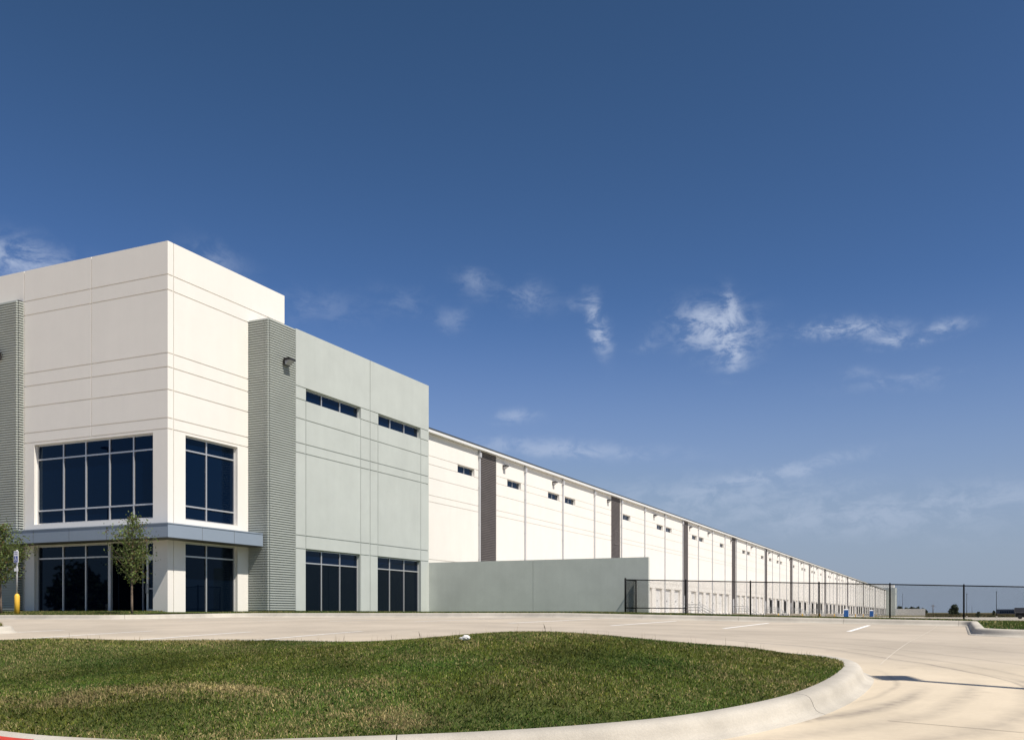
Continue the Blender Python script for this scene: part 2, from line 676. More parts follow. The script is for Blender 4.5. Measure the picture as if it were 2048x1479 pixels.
# the outline of the foreground lawn (grass edge), the verge, and the small planted end island
LAWN = [(-24, 9.9), (-24, 6.2), (-12, 5.2), (-8, 4.86), (-6.32, 4.81), (-5.88, 4.79), (-5.36, 4.86), (-4.99, 4.93), (-4.46, 5.12), (-4.06, 5.35), (-3.75, 5.52), (-3.05, 5.93), (-2.56, 6.30), (-2.03, 6.81),
        (-1.73, 7.24), (-1.44, 7.84), (-1.24, 8.45), (-1.12, 9.20), (-1.07, 9.90), (-1.06, 10.50), (-1.10, 10.95), (-1.22, 11.35), (-1.5, 11.68), (-2.0, 11.82), (-3, 11.80), (-6, 11.55), (-9, 11.0), (-14, 10.5)]


def smooth_closed(pts, it=2):
    P = [Vector(p) for p in pts]
    for _ in range(it):
        Q = []
        for i in range(len(P)):
            a, b = P[i], P[(i + 1) % len(P)]
            Q += [a.lerp(b, .25), a.lerp(b, .75)]
        P = Q
    return P


lawn_path = densify(smooth_closed(LAWN, 2), .3, True)
verge_path = round_path([(-75, 24), (-25.65, 24), (-25.65, 30), (.5, 30), (.5, 21.4), (48, 21.4)], [0, 1.3, .9, .45, .8, 0])
isle_path = round_path([(-32, 13.75), (-18.95, 13.75), (-18.95, 14.75), (-32, 14.75)], [.3, .45, .45, .3], closed=True)


def zlawn(x, y):
    # height of the mown mound inside the lawn kerb
    d = min((p - Vector((x, y))).length for p in lawn_path)
    z = zlot(x, y) + KH - .012
    rise = ss(d / 1.3)
    m = .20 * math.exp(-((x + 4.3) / 2.5) ** 2) + .055 + .05 * ss((-9.8 - x) / 1.8) - .085 * math.exp(-((x + 8.6) / .9) ** 2)
    far = ss((y - 6.5) / 3.5)
    n = .018 * math.sin(x * 1.7 + y * .9) + .014 * math.sin(x * .8 - y * 2.1 + 1)
    # the ground inside the ring does not follow the gutter exactly: it is a little fuller
    return z + rise * (m * (.45 + .55 * far) + n)


# parking lot sheet
def grid_sheet(name, xs, ys, zf, mat_):
    me = bpy.data.meshes.new(name)
    nx, ny = len(xs), len(ys)
    v = [(x, y, zf(x, y)) for y in ys for x in xs]
    f = [(j * nx + i, j * nx + i + 1, (j + 1) * nx + i + 1, (j + 1) * nx + i) for j in range(ny - 1) for i in range(nx - 1)]
    me.from_pydata(v, [], f)
    me.polygons.foreach_set('use_smooth', [True] * len(f))
    me.materials.append(mat_)
    me.update()
    o = bpy.data.objects.new(name, me)
    COL.objects.link(o)
    return o


def spread(a, b, s):
    n = max(1, int(round((b - a) / s)))
    return [a + (b - a) * i / n for i in range(n + 1)]


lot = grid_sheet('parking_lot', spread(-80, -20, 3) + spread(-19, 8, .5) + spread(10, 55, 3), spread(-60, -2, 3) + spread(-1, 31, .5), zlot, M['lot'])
OFF[lot] = Vector((0, 0, 0))
tag(lot, kind='structure')


def zground(x, y):
    D = -ST * x + CT * y
    r = math.hypot(x, y)
    if r < 90:
        base = -2.6
    else:
        base = -2.6 + 1.6 * ss((r - 90) / 60)
    far = .0024 * max(0, D - 240) if y > 0 else 0
    return base + min(far, 9)


gl = sorted(set([-8000, -5000, -3000, -2000, -1400, -1000, -700, -500] + list(range(-420, 430, 20)) + [500, 700, 1000, 1400, 2000, 3000, 5000, 8000]))
ground = grid_sheet('ground', gl, gl, zground, M['field'])
tag(ground, kind='structure')

# truck court behind the fence
COURT_Z = -.78


def zcourt(x, y):
    a = zverge(min(max(x, -25.6), 30), 46.2) - .03
    return a + (COURT_Z - a) * ss((y - 47) / 22)


court = grid_sheet('truck_court', spread(-31.8, 22, 3), spread(46.6, 70, 2) + spread(80, 300, 20), zcourt, M['court'])
tag(court, kind='structure')
court2 = grid_sheet('truck_court_end', spread(-31.8, -9, 3), spread(300, 530, 20), zcourt, M['court'])
tag(court2, kind='structure')

# kerbs
vk, vpath, vn = kerb(verge_path, False, 3.05)
lk, lpath, ln = kerb(lawn_path, True, 3.6)
ik, ipath, in_ = kerb(isle_path, True, 3.05)

# turf surfaces
lawn_poly = [(p.x, p.y) for p in lawn_path]
lawn = cdt_mesh(lawn_poly, .35, zlawn, M['soil'], 'lawn')
tag(lawn, kind='structure')
vp = [(p.x, p.y) for p in densify([Vector(p) for p in [tuple(q) for q in verge_path] + [(48, 46.5), (-14.2, 46.5), (-14.2, 60), (-75, 60)]], 1.2, True)]
verge = cdt_mesh(vp, 1.2, lambda x, y: zverge(x, y) - .012, M['verge'], 'verge')
tag(verge, kind='structure')
isle = cdt_mesh([(p.x, p.y) for p in isle_path], .6, lambda x, y: zlot(x, y) + KH + .0, M['verge'], 'planted_island')
tag(isle, kind='structure')

# painted stall lines and joint sealant, laid on the lot
def strip(name, x0, y0, x1, y1, w, mat_, lift=.004):
    mb = MB()
    a, b = Vector((x0, y0)), Vector((x1, y1))
    t = (b - a).normalized()
    n = Vector((-t.y, t.x)) * w / 2
    k = max(1, int((b - a).length / .5))
    for i in range(k):
        p, q = a.lerp(b, i / k), a.lerp(b, (i + 1) / k)
        mb.quad(*[(c.x, c.y, zlot(c.x, c.y) + lift) for c in (p - n, q - n, q + n, p + n)])
    mb2 = mb
    if (n.x * t.y - n.y * t.x) > 0:
        mb2.f = [tuple(reversed(f)) for f in mb2.f]
    mb2.build(name, mat_, lot)


for k in range(9):
    x = -2.15 - 2.72 * k
    strip('stall_line', x, 22.2 - .02 * k, x - .05, 28.3, .105, M['paint'])
for k in range(6):
    x = -7.9 - 2.74 * k
    strip('stall_line', x, 12.0, x, 16.0, .105, M['paint'])
for x in (-30.6, -33.3, -36.0, -38.8):
    strip('stall_line', x, 18.4, x, 23.4, .105, M['paint'])
strip('joint_sealant', -.84, 12.4, -.55, 24.6, .014, M['sealant'], .003)
strip('joint_sealant', -.55, 24.6, -.50, 29.6, .010, M['sealant'], .003)
strip('joint_sealant', -7.0, 13.0, -6.7, 29.6, .010, M['sealant'], .003)
strip('joint_sealant', -.84, 12.4, 9, 12.5, .008, M['sealant'], .003)
for y_ in (17.2, 21.9):
    strip('saw_cut', -24, y_, 12, y_ + .05, .007, M['sawcut'], .003)
for x_ in (3.6, -12.9):
    strip('saw_cut', x_, 12.2, x_ + .1, 29.5, .007, M['sawcut'], .003)
strip('saw_cut', -.5, 8.2, 9, 6.6, .008, M['sawcut'], .003)
strip('saw_cut', 2.2, 3.0, 2.6, 12.3, .008, M['sawcut'], .003)

# red fire-lane paint on the near kerb, at the left
mb = MB()
sel = [i for i, p in enumerate(lpath) if p.y < 6.5 and -12 < p.x < -5.92]
for i in sel:
    j = (i + 1) % len(lpath)
    for k in range(4, 9):
        q = []
        for (ii, kk) in ((i, k), (i, k + 1), (j, k + 1), (j, k)):
            o_, h = PROFILE[kk]
            w = lpath[ii] + ln[ii] * (o_ + .003)
            q.append((w.x, w.y, zlot(w.x, w.y) + h + .003))
        mb.quad(*q, smooth=True)
mb.build('fire_lane_paint', M['red'], lk)

# ------------------------------------------------------------------ the office building
ZB = -.35


def P(face, a, d, z):
    return (a, face[1] + d, z) if face[0] == 'F' else (face[1] - d, a, z)


def fbox(mb, face, a0, a1, d0, d1, z0, z1):
    p, q = P(face, a0, d0, z0), P(face, a1, d1, z1)
    mb.box(p[0], q[0], p[1], q[1], min(z0, z1), max(z0, z1))


def minus(rect, holes):
    """split a rectangle (a0,a1,z0,z1) into rectangles that leave the holes free"""
    rects = [rect]
    for h in holes:
        nxt = []
        for r in rects:
            a0, a1, z0, z1 = r
            if h[0] >= a1 - 1e-6 or h[1] <= a0 + 1e-6 or h[2] >= z1 - 1e-6 or h[3] <= z0 + 1e-6:
                nxt.append(r)
                continue
            if h[0] > a0 + 1e-6:
                nxt.append((a0, h[0], z0, z1))
            if h[1] < a1 - 1e-6:
                nxt.append((h[1], a1, z0, z1))
            m0, m1 = max(a0, h[0]), min(a1, h[1])
            if h[2] > z0 + 1e-6:
                nxt.append((m0, m1, z0, h[2]))
            if h[3] < z1 - 1e-6:
                nxt.append((m0, m1, h[3], z1))
        rects = nxt
    return rects


GAP = .040
PROUD = .04


def panel_wall(face, rows, holes, m, parent, thick=.30, cut=0.):
    """rows: (z0, z1, [column lines]); every cell between the reveals is a panel of its own, on a backing wall"""
    amin, amax = min(r[2][0] for r in rows), max(r[2][-1] for r in rows)
    z0, z1 = min(r[0] for r in rows), max(r[1] for r in rows)
    mb = MB()
    for r in minus((amin, amax - cut, z0, z1), holes):
        fbox(mb, face, r[0], r[1], PROUD, thick, r[2], r[3])
    mb.build('wall_backing', m, parent)
    for (za, zb, cols) in rows:
        for c0, c1 in zip(cols[:-1], cols[1:]):
            g0 = 0 if c0 == amin else GAP / 2
            g1 = 0 if c1 == amax else GAP / 2
            h0 = 0 if za == z0 else GAP / 2
            h1 = 0 if zb == z1 else GAP / 2
            rs = minus((c0 + g0, c1 - g1, za + h0, zb - h1), holes)
            if not rs:
                continue
            rs = [r for r in rs if r[1] - r[0] > .004 and r[3] - r[2] > .004]
            while rs:                        # one object for each connected piece
                grp = [rs.pop()]
                grew = True
                while grew:
                    grew = False
                    for r in list(rs):
                        if any(r[0] < q[1] + 1e-4 and r[1] > q[0] - 1e-4 and r[2] < q[3] + 1e-4 and r[3] > q[2] - 1e-4 for q in grp):
                            grp.append(r)
                            rs.remove(r)
                            grew = True
                mb = MB()
                for r in grp:
                    fbox(mb, face, r[0], r[1], 0, PROUD + .001, r[2], r[3])
                mb.build('wall_panel', m, parent)


def window(face, a0, a1, z0, z1, depth, cols, rows, parent, gm, name='window', fw=.06, sill=True):
    """frame with mullions (one part) and each pane as a sub-part"""
    mb = MB()
    ca = [a0] + cols + [a1]
    rz = [z0] + rows + [z1]
    d0, d1 = depth - .05, depth + .05
    for i, a in enumerate(ca):
        lo, hi = (a, a + fw) if i == 0 else ((a - fw, a) if i == len(ca) - 1 else (a - fw / 2, a + fw / 2))
        fbox(mb, face, lo, hi, d0, d1, z0, z1)
    for i, z in enumerate(rz):
        lo, hi = (z, z + fw) if i == 0 else ((z - fw, z) if i == len(rz) - 1 else (z - fw / 2, z + fw / 2))
        for j in range(len(ca) - 1):
            l = ca[j] + (fw if j == 0 else fw / 2)
            r = ca[j + 1] - (fw if j == len(ca) - 2 else fw / 2)
            fbox(mb, face, l, r, d0 + .002, d1 - .002, lo, hi)
    w = mb.build(name, M['alu'], parent)
    for j in range(len(ca) - 1):
        for i in range(len(rz) - 1):
            mp = MB()
            # each pane sits a hair out of true, as real glazing does
            e = random.uniform(-.0035, .0035)
            p = [P(face, ca[j] + .02, depth + e, rz[i] + .02), P(face, ca[j + 1] - .02, depth - e, rz[i] + .02), P(face, ca[j + 1] - .02, depth - e * .5, rz[i + 1] - .02), P(face, ca[j] + .02, depth + e * .5, rz[i + 1] - .02)]
            back = [P(face, ca[j] + .02, depth + .02, rz[i] + .02), P(face, ca[j + 1] - .02, depth + .02, rz[i] + .02), P(face, ca[j + 1] - .02, depth + .02, rz[i + 1] - .02), P(face, ca[j] + .02, depth + .02, rz[i + 1] - .02)]
            if face[0] == 'F':
                mp.quad(*p)
                mp.quad(*reversed(back))
            else:
                mp.quad(*p)
                mp.quad(*reversed(back))
            for k in range(4):
                mp.quad(p[k], back[k], back[(k + 1) % 4], p[(k + 1) % 4])
            mp.build('pane', gm if not callable(gm) else gm(i), w)
    return w


YF, XS, XG = 29.18, -28.59, -27.41
FF, FS, FG = ('F', YF), ('S', XS), ('S', XG)
office = empty('office_building', (-28.59, 29.18, 0), label='white and pale green two storey office block with blue glass corner windows', cat='building')
TOP = 14.9
ZL = [13.57, 12.96, 10.44, 9.88, 8.98, 7.85, 7.42]
# white front wall
hole_u = (-36.19, -29.37, 3.87, 7.31)
hole_l = (-36.19, -29.37, ZB, 2.95)
rows = [(13.57, TOP, [-46, -36.8, -32.78, XS])]
for a, b in zip(ZL[:-1], ZL[1:]):
    rows.append((b, a, [-46, -36.8, -32.78, XS]))
rows.append((3.2, 7.42, [-46, -36.8, XS]))
rows.append((ZB, 3.2, [-46, -36.8, XS]))
panel_wall(FF, rows, [hole_u, hole_l], M['white'], office, cut=.295)
# white side wall
hs_u = (30.16, 33.30, 3.87, 7.31)
hs_l = (30.16, 33.30, ZB, 2.95)
Y0 = YF + PROUD + .001
rows = [(13.57, TOP, [Y0, 29.5, 36.54])]
for a, b in zip(ZL[:-1], ZL[1:]):
    rows.append((b, a, [Y0, 29.5, 36.54]))
rows.append((3.2, 7.42, [Y0, 29.5, 36.54]))
rows.append((ZB, 3.2, [Y0, 29.5, 36.54]))
panel_wall(FS, rows, [hs_u, hs_l], M['white'], office, thick=.29)
mb = MB()
mb.box(-46, XS - 1.2, YF + 1.8, 36.5, ZB, 14.3)
mb.box(-45.9, XS - .31, YF + .31, YF + 1.79, 13.9, 14.25)
mb.box(-46, XS - .31, 36.50, 36.80, 12.6, 14.88)
mb.build('roof', M['roof'], office)

# ribbed pilasters: cast in horizontal fins
def ribs(face, a0, a1, z0, z1, d_base, m, parent, pitch=.107, proud=.078, name='ribbed_panel'):
    mb = MB()
    fbox(mb, face, a0, a1, d_base, d_base + .25, z0, z1)
    n = int((z1 - z0) / pitch)
    for i in range(n):
        zc = z0 + (i + .5) * pitch
        h0, h1 = pitch * .27, pitch * .24
        q = [P(face, a, d, z) for (d, z) in ((d_base + .001, zc - h0), (d_base - proud, zc - h1), (d_base - proud, zc + h1), (d_base + .001, zc + h0)) for a in (a0, a1)]
        for k in range(3):
            mb.quad(q[2 * k], q[2 * k + 1], q[2 * k + 3], q[2 * k + 2])
        mb.quad(q[0], q[2], q[4], q[6])
        mb.quad(q[1], q[7], q[5], q[3])
    return mb.build(name, m, parent)


YP = 33.96
ribs(('F', YP), XS + .001, XG - .31, ZB, 13.05, .10, M['rib'], office)
ribs(('F', YP), XG - .29, XG - .099, ZB, 13.05, .10, M['rib'], office)
ribs(('S', XG), YP + .101, 35.86, ZB, 13.05, .10, M['rib'], office)
ribs(('F', 28.83), -38.75, -36.90, ZB, 13.6, .10, M['rib'], office)
ribs(('S', -36.80), 28.931, 29.17, ZB, 13.6, .10, M['rib'], office)
mb = MB()
mb.box(XS + .01, XG - .3, YP + .36, YP + .55, ZB, 13.04)
mb.build('pilaster_core', M['rib'], office)

# pale green wing
y36, y41, yj, y42, y47, ye = 36.60, 41.10, 41.99, 42.75, 47.14, 48.05
gh = [(36.6, 41.15, 9.89, 10.47), (42.76, 47.13, 9.89, 10.47), (36.6, 41.12, ZB, 3.03), (42.70, 47.17, ZB, 3.03)]
full = [35.862, y36, 41.13, yj, 42.73, 47.15, ye]
rows = [(10.47, 13.05, [35.862, yj, ye]), (9.89, 10.47, [35.862, yj, ye])]
for a, b in ((9.89, 9.0), (9.0, 7.87), (7.87, 7.43), (7.43, 3.64), (3.64, 3.03)):
    rows.append((b, a, full))
rows.append((ZB, 3.03, full))
panel_wall(FG, rows, gh, M['green'], office)
mb = MB()
mb.box(-46, XG - .36, YP + .6, 48.04, ZB, 12.6)
mb.build('wing_roof', M['roof'], office)
mb = MB()
mb.box(-34, XG - .31, 47.76, 48.05, ZB, 13.048)
mb.build('end_wall', M['green'], office)

# glazing
gmix = lambda i: M['glass']
window(FF, -36.19, -29.37, 3.87, 7.31, .21, [-34.61, -33.29, -31.93, -30.59], [4.47, 6.68], office, M['glass'])
window(FS, 30.16, 33.30, 3.87, 7.31, .21, [31.55], [4.45, 6.74], office, M['glass'])
window(FS, 30.16, 33.30, ZB, 2.95, .21, [31.55], [2.39], office, M['glass2'])
window(FF, -36.19, -31.95, ZB, 2.95, .21, [-34.64, -33.30], [2.40], office, M['glass2'])
window(FG, 36.6, 41.15, 9.89, 10.47, .22, [38.05, 39.56], [], office, M['glass'], fw=.05)
window(FG, 42.76, 47.13, 9.89, 10.47, .22, [44.18, 45.62], [], office, M['glass'], fw=.05)
window(FG, 36.6, 41.12, ZB, 3.03, .22, [38.05, 39.56], [2.40], office, lambda i: M['glass'] if i else M['glass2'], fw=.055)
window(FG, 42.70, 47.17, ZB, 3.03, .22, [44.15, 45.62], [2.40], office, lambda i: M['glass'] if i else M['glass2'], fw=.055)
# recessed entry
window(('F', YF + 1.1), -31.93, -29.50, ZB, 2.95, .2, [-31.2, -30.75, -30.1], [2.40], office, M['glass2'], name='entry_glazing')
mb = MB()
mb.box(-31.95, -31.87, YF + .16, YF + .27, ZB, 2.95)
mb.box(-31.95, -31.87, YF + .2705, YF + 1.25, 2.36, 2.43)
j_ = mb.build('entry_jamb', M['alu'], office)
mb = MB()
mb.box(-31.93, -31.89, YF + .27, YF + 1.25, ZB, 2.36)
mb.build('pane', M['glass2'], j_)
mb = MB()
mb.box(-31.93, -31.89, YF + .27, YF + 1.25, 2.43, 2.95)
mb.build('pane', M['glass2'], j_)
mb = MB()
mb.box(-29.93, -29.88, YF + .28, YF + 1.25, ZB, 2.95)
mb.build('entry_jamb', M['alu'], office)
dl, dr = -29.88, -29.375
mb = MB()
f_ = FF
for (a, b, z0, z1) in ((dl, dl + .10, ZB, 2.30), (dr - .06, dr, ZB, 2.30), (dl + .1, dr - .06, 2.2, 2.30), (dl + .1, dr - .06, ZB, .22), (dl, dr, 2.30, 2.40), (dl, dl + .06, 2.40, 2.95), (dr - .04, dr, 2.40, 2.95), (dl + .06, dr - .04, 2.88, 2.95)):
    fbox(mb, f_, a, b, .16, .27, z0, z1)
door = mb.build('entry_door', M['alu'], office)
mb = MB()
fbox(mb, f_, dl + .08, dr - .05, .20, .23, .2, 2.22)
fbox(mb, f_, dl + .05, dr - .03, .20, .23, 2.42, 2.9)
mb.build('pane', M['glass2'], door)
mb = MB()
fbox(mb, f_, dl + .04, dl + .07, .09, .12, .85, 1.25)
fbox(mb, f_, dl + .045, dl + .065, .12, .165, .87, .90)
fbox(mb, f_, dl + .045, dl + .065, .12, .165, 1.20, 1.23)
fbox(mb, f_, dl + .1, dr - .06, .14, .17, 1.02, 1.07)
mb.build('handle', M['steel'], door)
mb = MB()
mb.box(-36.2, XS - .35, YF + .3, YF + 1.75, 2.96, 3.3)
mb.build('entry_soffit', M['white'], office)

# canopy wrapping the corner
cx1, cy0 = -27.74, 28.33
mb = MB()
mb.box(-37.35, cx1, cy0, YF - .001, 3.0, 3.52)
mb.box(XS + .001, cx1, YF - .001, YP - .002, 3.0, 3.52)
can = mb.build('canopy', M['canopy'], office)
mb = MB()
mb.box(-37.37, cx1 + .02, cy0 - .02, cy0 + .10, 3.5205, 3.565)
mb.box(cx1 - .10, cx1 + .02, cy0 + .1005, YP - .003, 3.5205, 3.565)
mb.build('flashing', M['canopy'], can)
mb = MB()
mb.box(-37.33, cx1 - .03, cy0 + .03, YF - .01, 2.975, 2.9995)
mb.box(XS + .02, cx1 - .03, YF - .0095, YP - .02, 2.975, 2.9995)
mb.build('soffit', M['soffit'], can)
for x in (-35.2, -33.1, -31.0, -29.2):           # panel seams of the fascia
    mb = MB()
    mb.box(x, x + .012, cy0 - .004, cy0 - .0005, 3.0, 3.52)
    mb.build('seam', M['soffit'], can)
for y in (30.2, 32.1):
    mb = MB()
    mb.box(cx1 + .0005, cx1 + .004, y, y + .012, 3.0, 3.52)
    mb.build('seam', M['soffit'], can)


# wall lamps
def lamp_mesh():
    mb = MB()
    w = .21
    # a wall pack: square back plate, hood that slopes down and out
    mb.box(0, .05, -w, w, -.16, .16)
    a = [(.05, .15), (.30, .15), (.36, .09), (.36, .04), (.05, .04)]
    n = len(mb.v)
    for y in (-w, w):
        for (x, z) in a:
            mb.v.append((x, y, z))
    k = len(a)
    for i in range(k):
        mb.f.append((n + i, n + (i + 1) % k, n + k + (i + 1) % k, n + k + i))
        mb.sm.append(False)
    mb.f.append(tuple(n + i for i in range(k)))
    mb.sm.append(False)
    mb.f.append(tuple(n + k + i for i in reversed(range(k))))
    mb.sm.append(False)
    l = MB()
    q = [(.06, -.14), (.33, .038), (.06, .038)]
    n = 0
    for y in (-w * .86, w * .86):
        for (x, z) in q:
            l.v.append((x, y, z))
    for i in range(3):
        l.f.append((i, (i + 1) % 3, 3 + (i + 1) % 3, 3 + i))
    l.f += [(0, 1, 2), (5, 4, 3)]
    l.sm = [False] * 5
    return mb.mesh('wall_lamp', M['lamp']), l.mesh('lens', M['lens'])


LM, LL = lamp_mesh()


def wall_lamp(parent, loc, rz=0):
    o = place('wall_lamp', LM, parent, loc)
    o.rotation_euler.z = rz
    sub('lens', LL, o)


wall_lamp(office, (XG + .036, 35.12, 11.33))
wall_lamp(office, (-37.95, 28.79, 11.22), -math.pi / 2)

# ------------------------------------------------------------------ the long warehouse
XW, BAY, B0 = -31.5, 8.155, 62.5
HW = 12.0
YEND = 504.0
wh = empty('warehouse_building', (XW, 48.1, COURT_Z), label='very long white warehouse with dark ribbed bands and rows of dock doors', cat='warehouse')
FW = ('S', XW)
NB = int((YEND - B0) / BAY) + 1
ZG = [10.44, 9.88, 8.98, 7.85, 7.42, 3.63, 3.03]
dark = {}
for k in range(0, NB):
    m14 = k % 7
    if m14 == 0:
        dark[k] = (B0 + BAY * k + .22, B0 + BAY * k + 2.95)
    if m14 == 3:
        dark[k] = (B0 + BAY * (k + 1) - 3.1, B0 + BAY * (k + 1) - .26)
win_rule = {0: 'e', 1: 'e', 2: 's', 4: 's', 5: 'e', 6: 's', 7: 'e', 8: 's', 9: 'e', 11: 'e', 12: 's', 13: 'e'}
holes_by, wins, docks = {}, [], []
for k in range(-2, NB):
    y0, y1 = B0 + BAY * k, min(B0 + BAY * (k + 1), YEND)
    if k == -2:
        y0 = 48.1
    hs = []
    r = 'e' if k == -1 else win_rule.get(k % 14) if k >= 0 else None
    if r and y1 - y0 > 6:
        a = y1 - 3.25 if r == 'e' else y0 + .60
        wins.append(a)
        hs.append((a, a + 2.58, 9.88, 10.43))
    if k >= 5 and y1 - y0 > 6:
        for off in (.47, 4.52):
            a = y0 + off
            d = dark.get(k)
            if d and a < d[1] and a + 2.6 > d[0]:
                continue
            docks.append((a, k))
            hs.append((a, a + 2.6, .22, 3.03))
    if k in dark:
        hs.append((dark[k][0], dark[k][1], COURT_Z - .3, HW))
    holes_by[k] = (y0, y1, hs)
for k, (y0, y1, hs) in holes_by.items():
    mb = MB()
    zs = [COURT_Z - .3] + sorted(ZG) + [HW - .105]
    for r in minus((y0, y1, zs[0], HW - .105), hs):
        fbox(mb, FW, r[0], r[1], PROUD, .30, r[2], r[3])
    for za, zb in zip(zs[:-1], zs[1:]):
        for r in minus((y0 + .012, y1 - .012, za + (.018 if za > zs[0] else 0), zb - .018), hs):
            if r[1] - r[0] > .01 and r[3] - r[2] > .01:
                fbox(mb, FW, r[0], r[1], 0, PROUD + .001, r[2], r[3])
    mb.build('wall_panel', M['white_wh'], wh)
for k, (a, b) in dark.items():
    ribs(FW, a + .001, b - .001, COURT_Z - .3, HW - .105, .06, M['dark'], wh, pitch=.128, proud=.045, name='ribbed_band')
mb = MB()
mb.box(-160, XW - .45, 48.2, YEND, COURT_Z, HW - .25)
mb.build('roof', M['roof'], wh)
# eave: gutter in lengths, dark roof edge
for i in range(12):
    a, b = 48.1 + (YEND - 48.1) * i / 12, 48.1 + (YEND - 48.1) * (i + 1) / 12
    mb = MB()
    mb.box(XW - .44, XW + .30, a, b - .006, HW - .10, HW + .10)
    g = mb.build('gutter', M['gutter'], wh)
    mb = MB()
    mb.box(XW - .46, XW + .33, a, b - .002, HW + .1005, HW + .17)
    mb.build('roof_edge', M['roofedge'], g)
# downspouts
mb = MB()
mb.box(0, .13, -.075, .075, COURT_Z, HW - .62)
mb.box(0, .20, -.13, .13, HW - .62, HW - .30)
mb.box(.02, .14, -.05, .05, HW - .30, HW - .10)
for z in (9.2, 6.5, 4.0, 1.5):
    mb.box(0, .14, -.09, .09, z, z + .05)
DM = mb.mesh('downspout', M['galv'])
for k in range(0, NB):
    y = B0 + BAY * k
    place('downspout', DM, wh, (XW + .001, y, 0))
# clerestory windows
mb = MB()
for (a, b, c, d) in ((0, .05, 0, .55), (2.53, 2.58, 0, .55), (1.265, 1.315, .05, .5), (.05, 2.53, 0, .05), (.05, 2.53, .5, .55)):
    mb.box(-.25, -.18, a, b, c, d)
WM = mb.mesh('window', M['alu'])
mb = MB()
mb.box(-.24, -.21, .04, 1.27, .04, .51)
WP1 = mb.mesh('pane', M['glass'])
mb = MB()
mb.box(-.24, -.21, 1.31, 2.54, .04, .51)
WP2 = mb.mesh('pane', M['glass'])
for a in wins:
    o = place('window', WM, wh, (XW, a, 9.88))
    sub('pane', WP1, o)
    sub('pane', WP2, o)
# dock doors
mb = MB()
for i in range(5):
    z0 = .22 + i * .562
    mb.box(-.30, -.22, .0, 2.6, z0, z0 + .555)
DD = mb.mesh('dock_door', M['door'])
mb = MB()
mb.box(-.2195, -.205, 1.15, 1.45, 1.55, 1.68)
DV = mb.mesh('vision_panel', M['black'])
mb = MB()
mb.box(-.28, .02, -.24, -.001, -.65, .2)
mb.box(-.28, .02, 2.36, 2.6, -.65, .2)
mb.box(.0255, .10, .12, .40, -.35, .16)
mb.box(.0255, .10, 2.2, 2.48, -.35, .16)
DB = mb.mesh('dock_bumper', M['rubber'])
mb = MB()
mb.box(-.2, .16, 2.22, 2.595, .25, 2.72)
DS = mb.mesh('dock_seal', M['rubber'])
mb = MB()
mb.box(0, 1, 0, 1, 0, 1)
for i, (a, k) in enumerate(docks):
    o = place('dock_door', DD, wh, (XW, a, 0))
    sub('vision_panel', DV, o)
    sub('dock_bumper', DB, o)
    if k >= 14 and i % 2 == 0:
        sub('dock_seal', DS, o)
# lamps
for n in range(4):
    for off in (4.25, 14.2, 28.45, 44.5, 60.75, 70.9, 85.75, 101.8):
        y = B0 + n * 14 * BAY + off
        if y < YEND - 3:
            wall_lamp(wh, (XW + .001, y, 11.25))
# louvres and personnel doors in the dark bands
for k, (a, b) in dark.items():
    if k % 7 == 3:
        mb = MB()
        c = b - 1.3
        for (p, q, r, s) in ((c - .55, c - .47, 7.1, 8.5), (c + .47, c + .55, 7.1, 8.5), (c - .47, c + .47, 7.1, 7.17), (c - .47, c + .47, 8.43, 8.5)):
            mb.box(XW - .10, XW + .03, p, q, r, s)
        for i in range(14):
            z = 7.19 + i * .088
            mb.quad((XW - .03, c - .47, z + .07), (XW - .03, c + .47, z + .07), (XW + .02, c + .47, z), (XW + .02, c - .47, z))
        mb.build('louvre', M['dark'], wh)
    if k >= 5:
        mb = MB()
        c = a + 1.2
        mb.box(XW - .06, XW + .03, c - .5, c + .5, .22, 2.4)
        d = mb.build('personnel_door', M['galv'], wh)
        mb = MB()
        mb.box(XW + .0305, XW + .08, c + .35, c + .45, 1.15, 1.25)
        mb.build('handle', M['black'], d)
# far end: mirrored office wing
far = empty('far_office_building', (XG, 504.2, COURT_Z), label='distant pale green office wing at the far end of the warehouse', cat='building')
mb = MB()
mb.box(-45, XG, 504.2, 518, COURT_Z, 13.05)
mb.build('wall', M['green'], far)
mb = MB()
mb.box(-45, XG + .02, 518.02, 520, COURT_Z, 13.3)
mb.build('ribbed_pilaster', M['rib'], far)
mb = MB()
mb.box(-60, XS, 515.0, 524, 13.06, TOP)
mb.build('upper_wall', M['white'], far)
mb = MB()
for y in (505.6, 511.4):
    mb.box(XG - .1, XG + .004, y, y + 4.4, 9.9, 10.4)
    mb.box(XG - .1, XG + .004, y, y + 4.4, .4, 3.0)
mb.build('window', M['glass'], far)

# ------------------------------------------------------------------ screen walls
def screen_wall(y, x0, x1, z1, zb, label, joints=(None,)):
    r = empty('screen_wall', (x0, y, zb), label=label, cat='wall')
    n = 2
    for i in range(n):
        a = x0 + (x1 - x0) * i / n + (.012 if i else 0)
        b = x0 + (x1 - x0) * (i + 1) / n - (.012 if i < n - 1 else 0)
        mb = MB()
        mb.box(a, b, y, y + .22, zb, z1)
        mb.build('wall_panel', M['screen'], r)
    mb = MB()
    mb.box((x0 + x1) / 2 - .011, (x0 + x1) / 2 + .011, y + .03, y + .19, zb, z1 - .01)
    mb.build('joint', M['screen'], r)
    return r


screen_wall(48.06, XG + .002, -14.43, 2.96, -1.3, 'grey green concrete screen wall beside the office wing, behind the fence end')
sw2 = screen_wall(506, XG + .01, -13.9, 2.75, COURT_Z - .6, 'far pale screen wall beyond the end of the warehouse')
for c in sw2.children:
    c.data.materials[0] = M['white_wh']

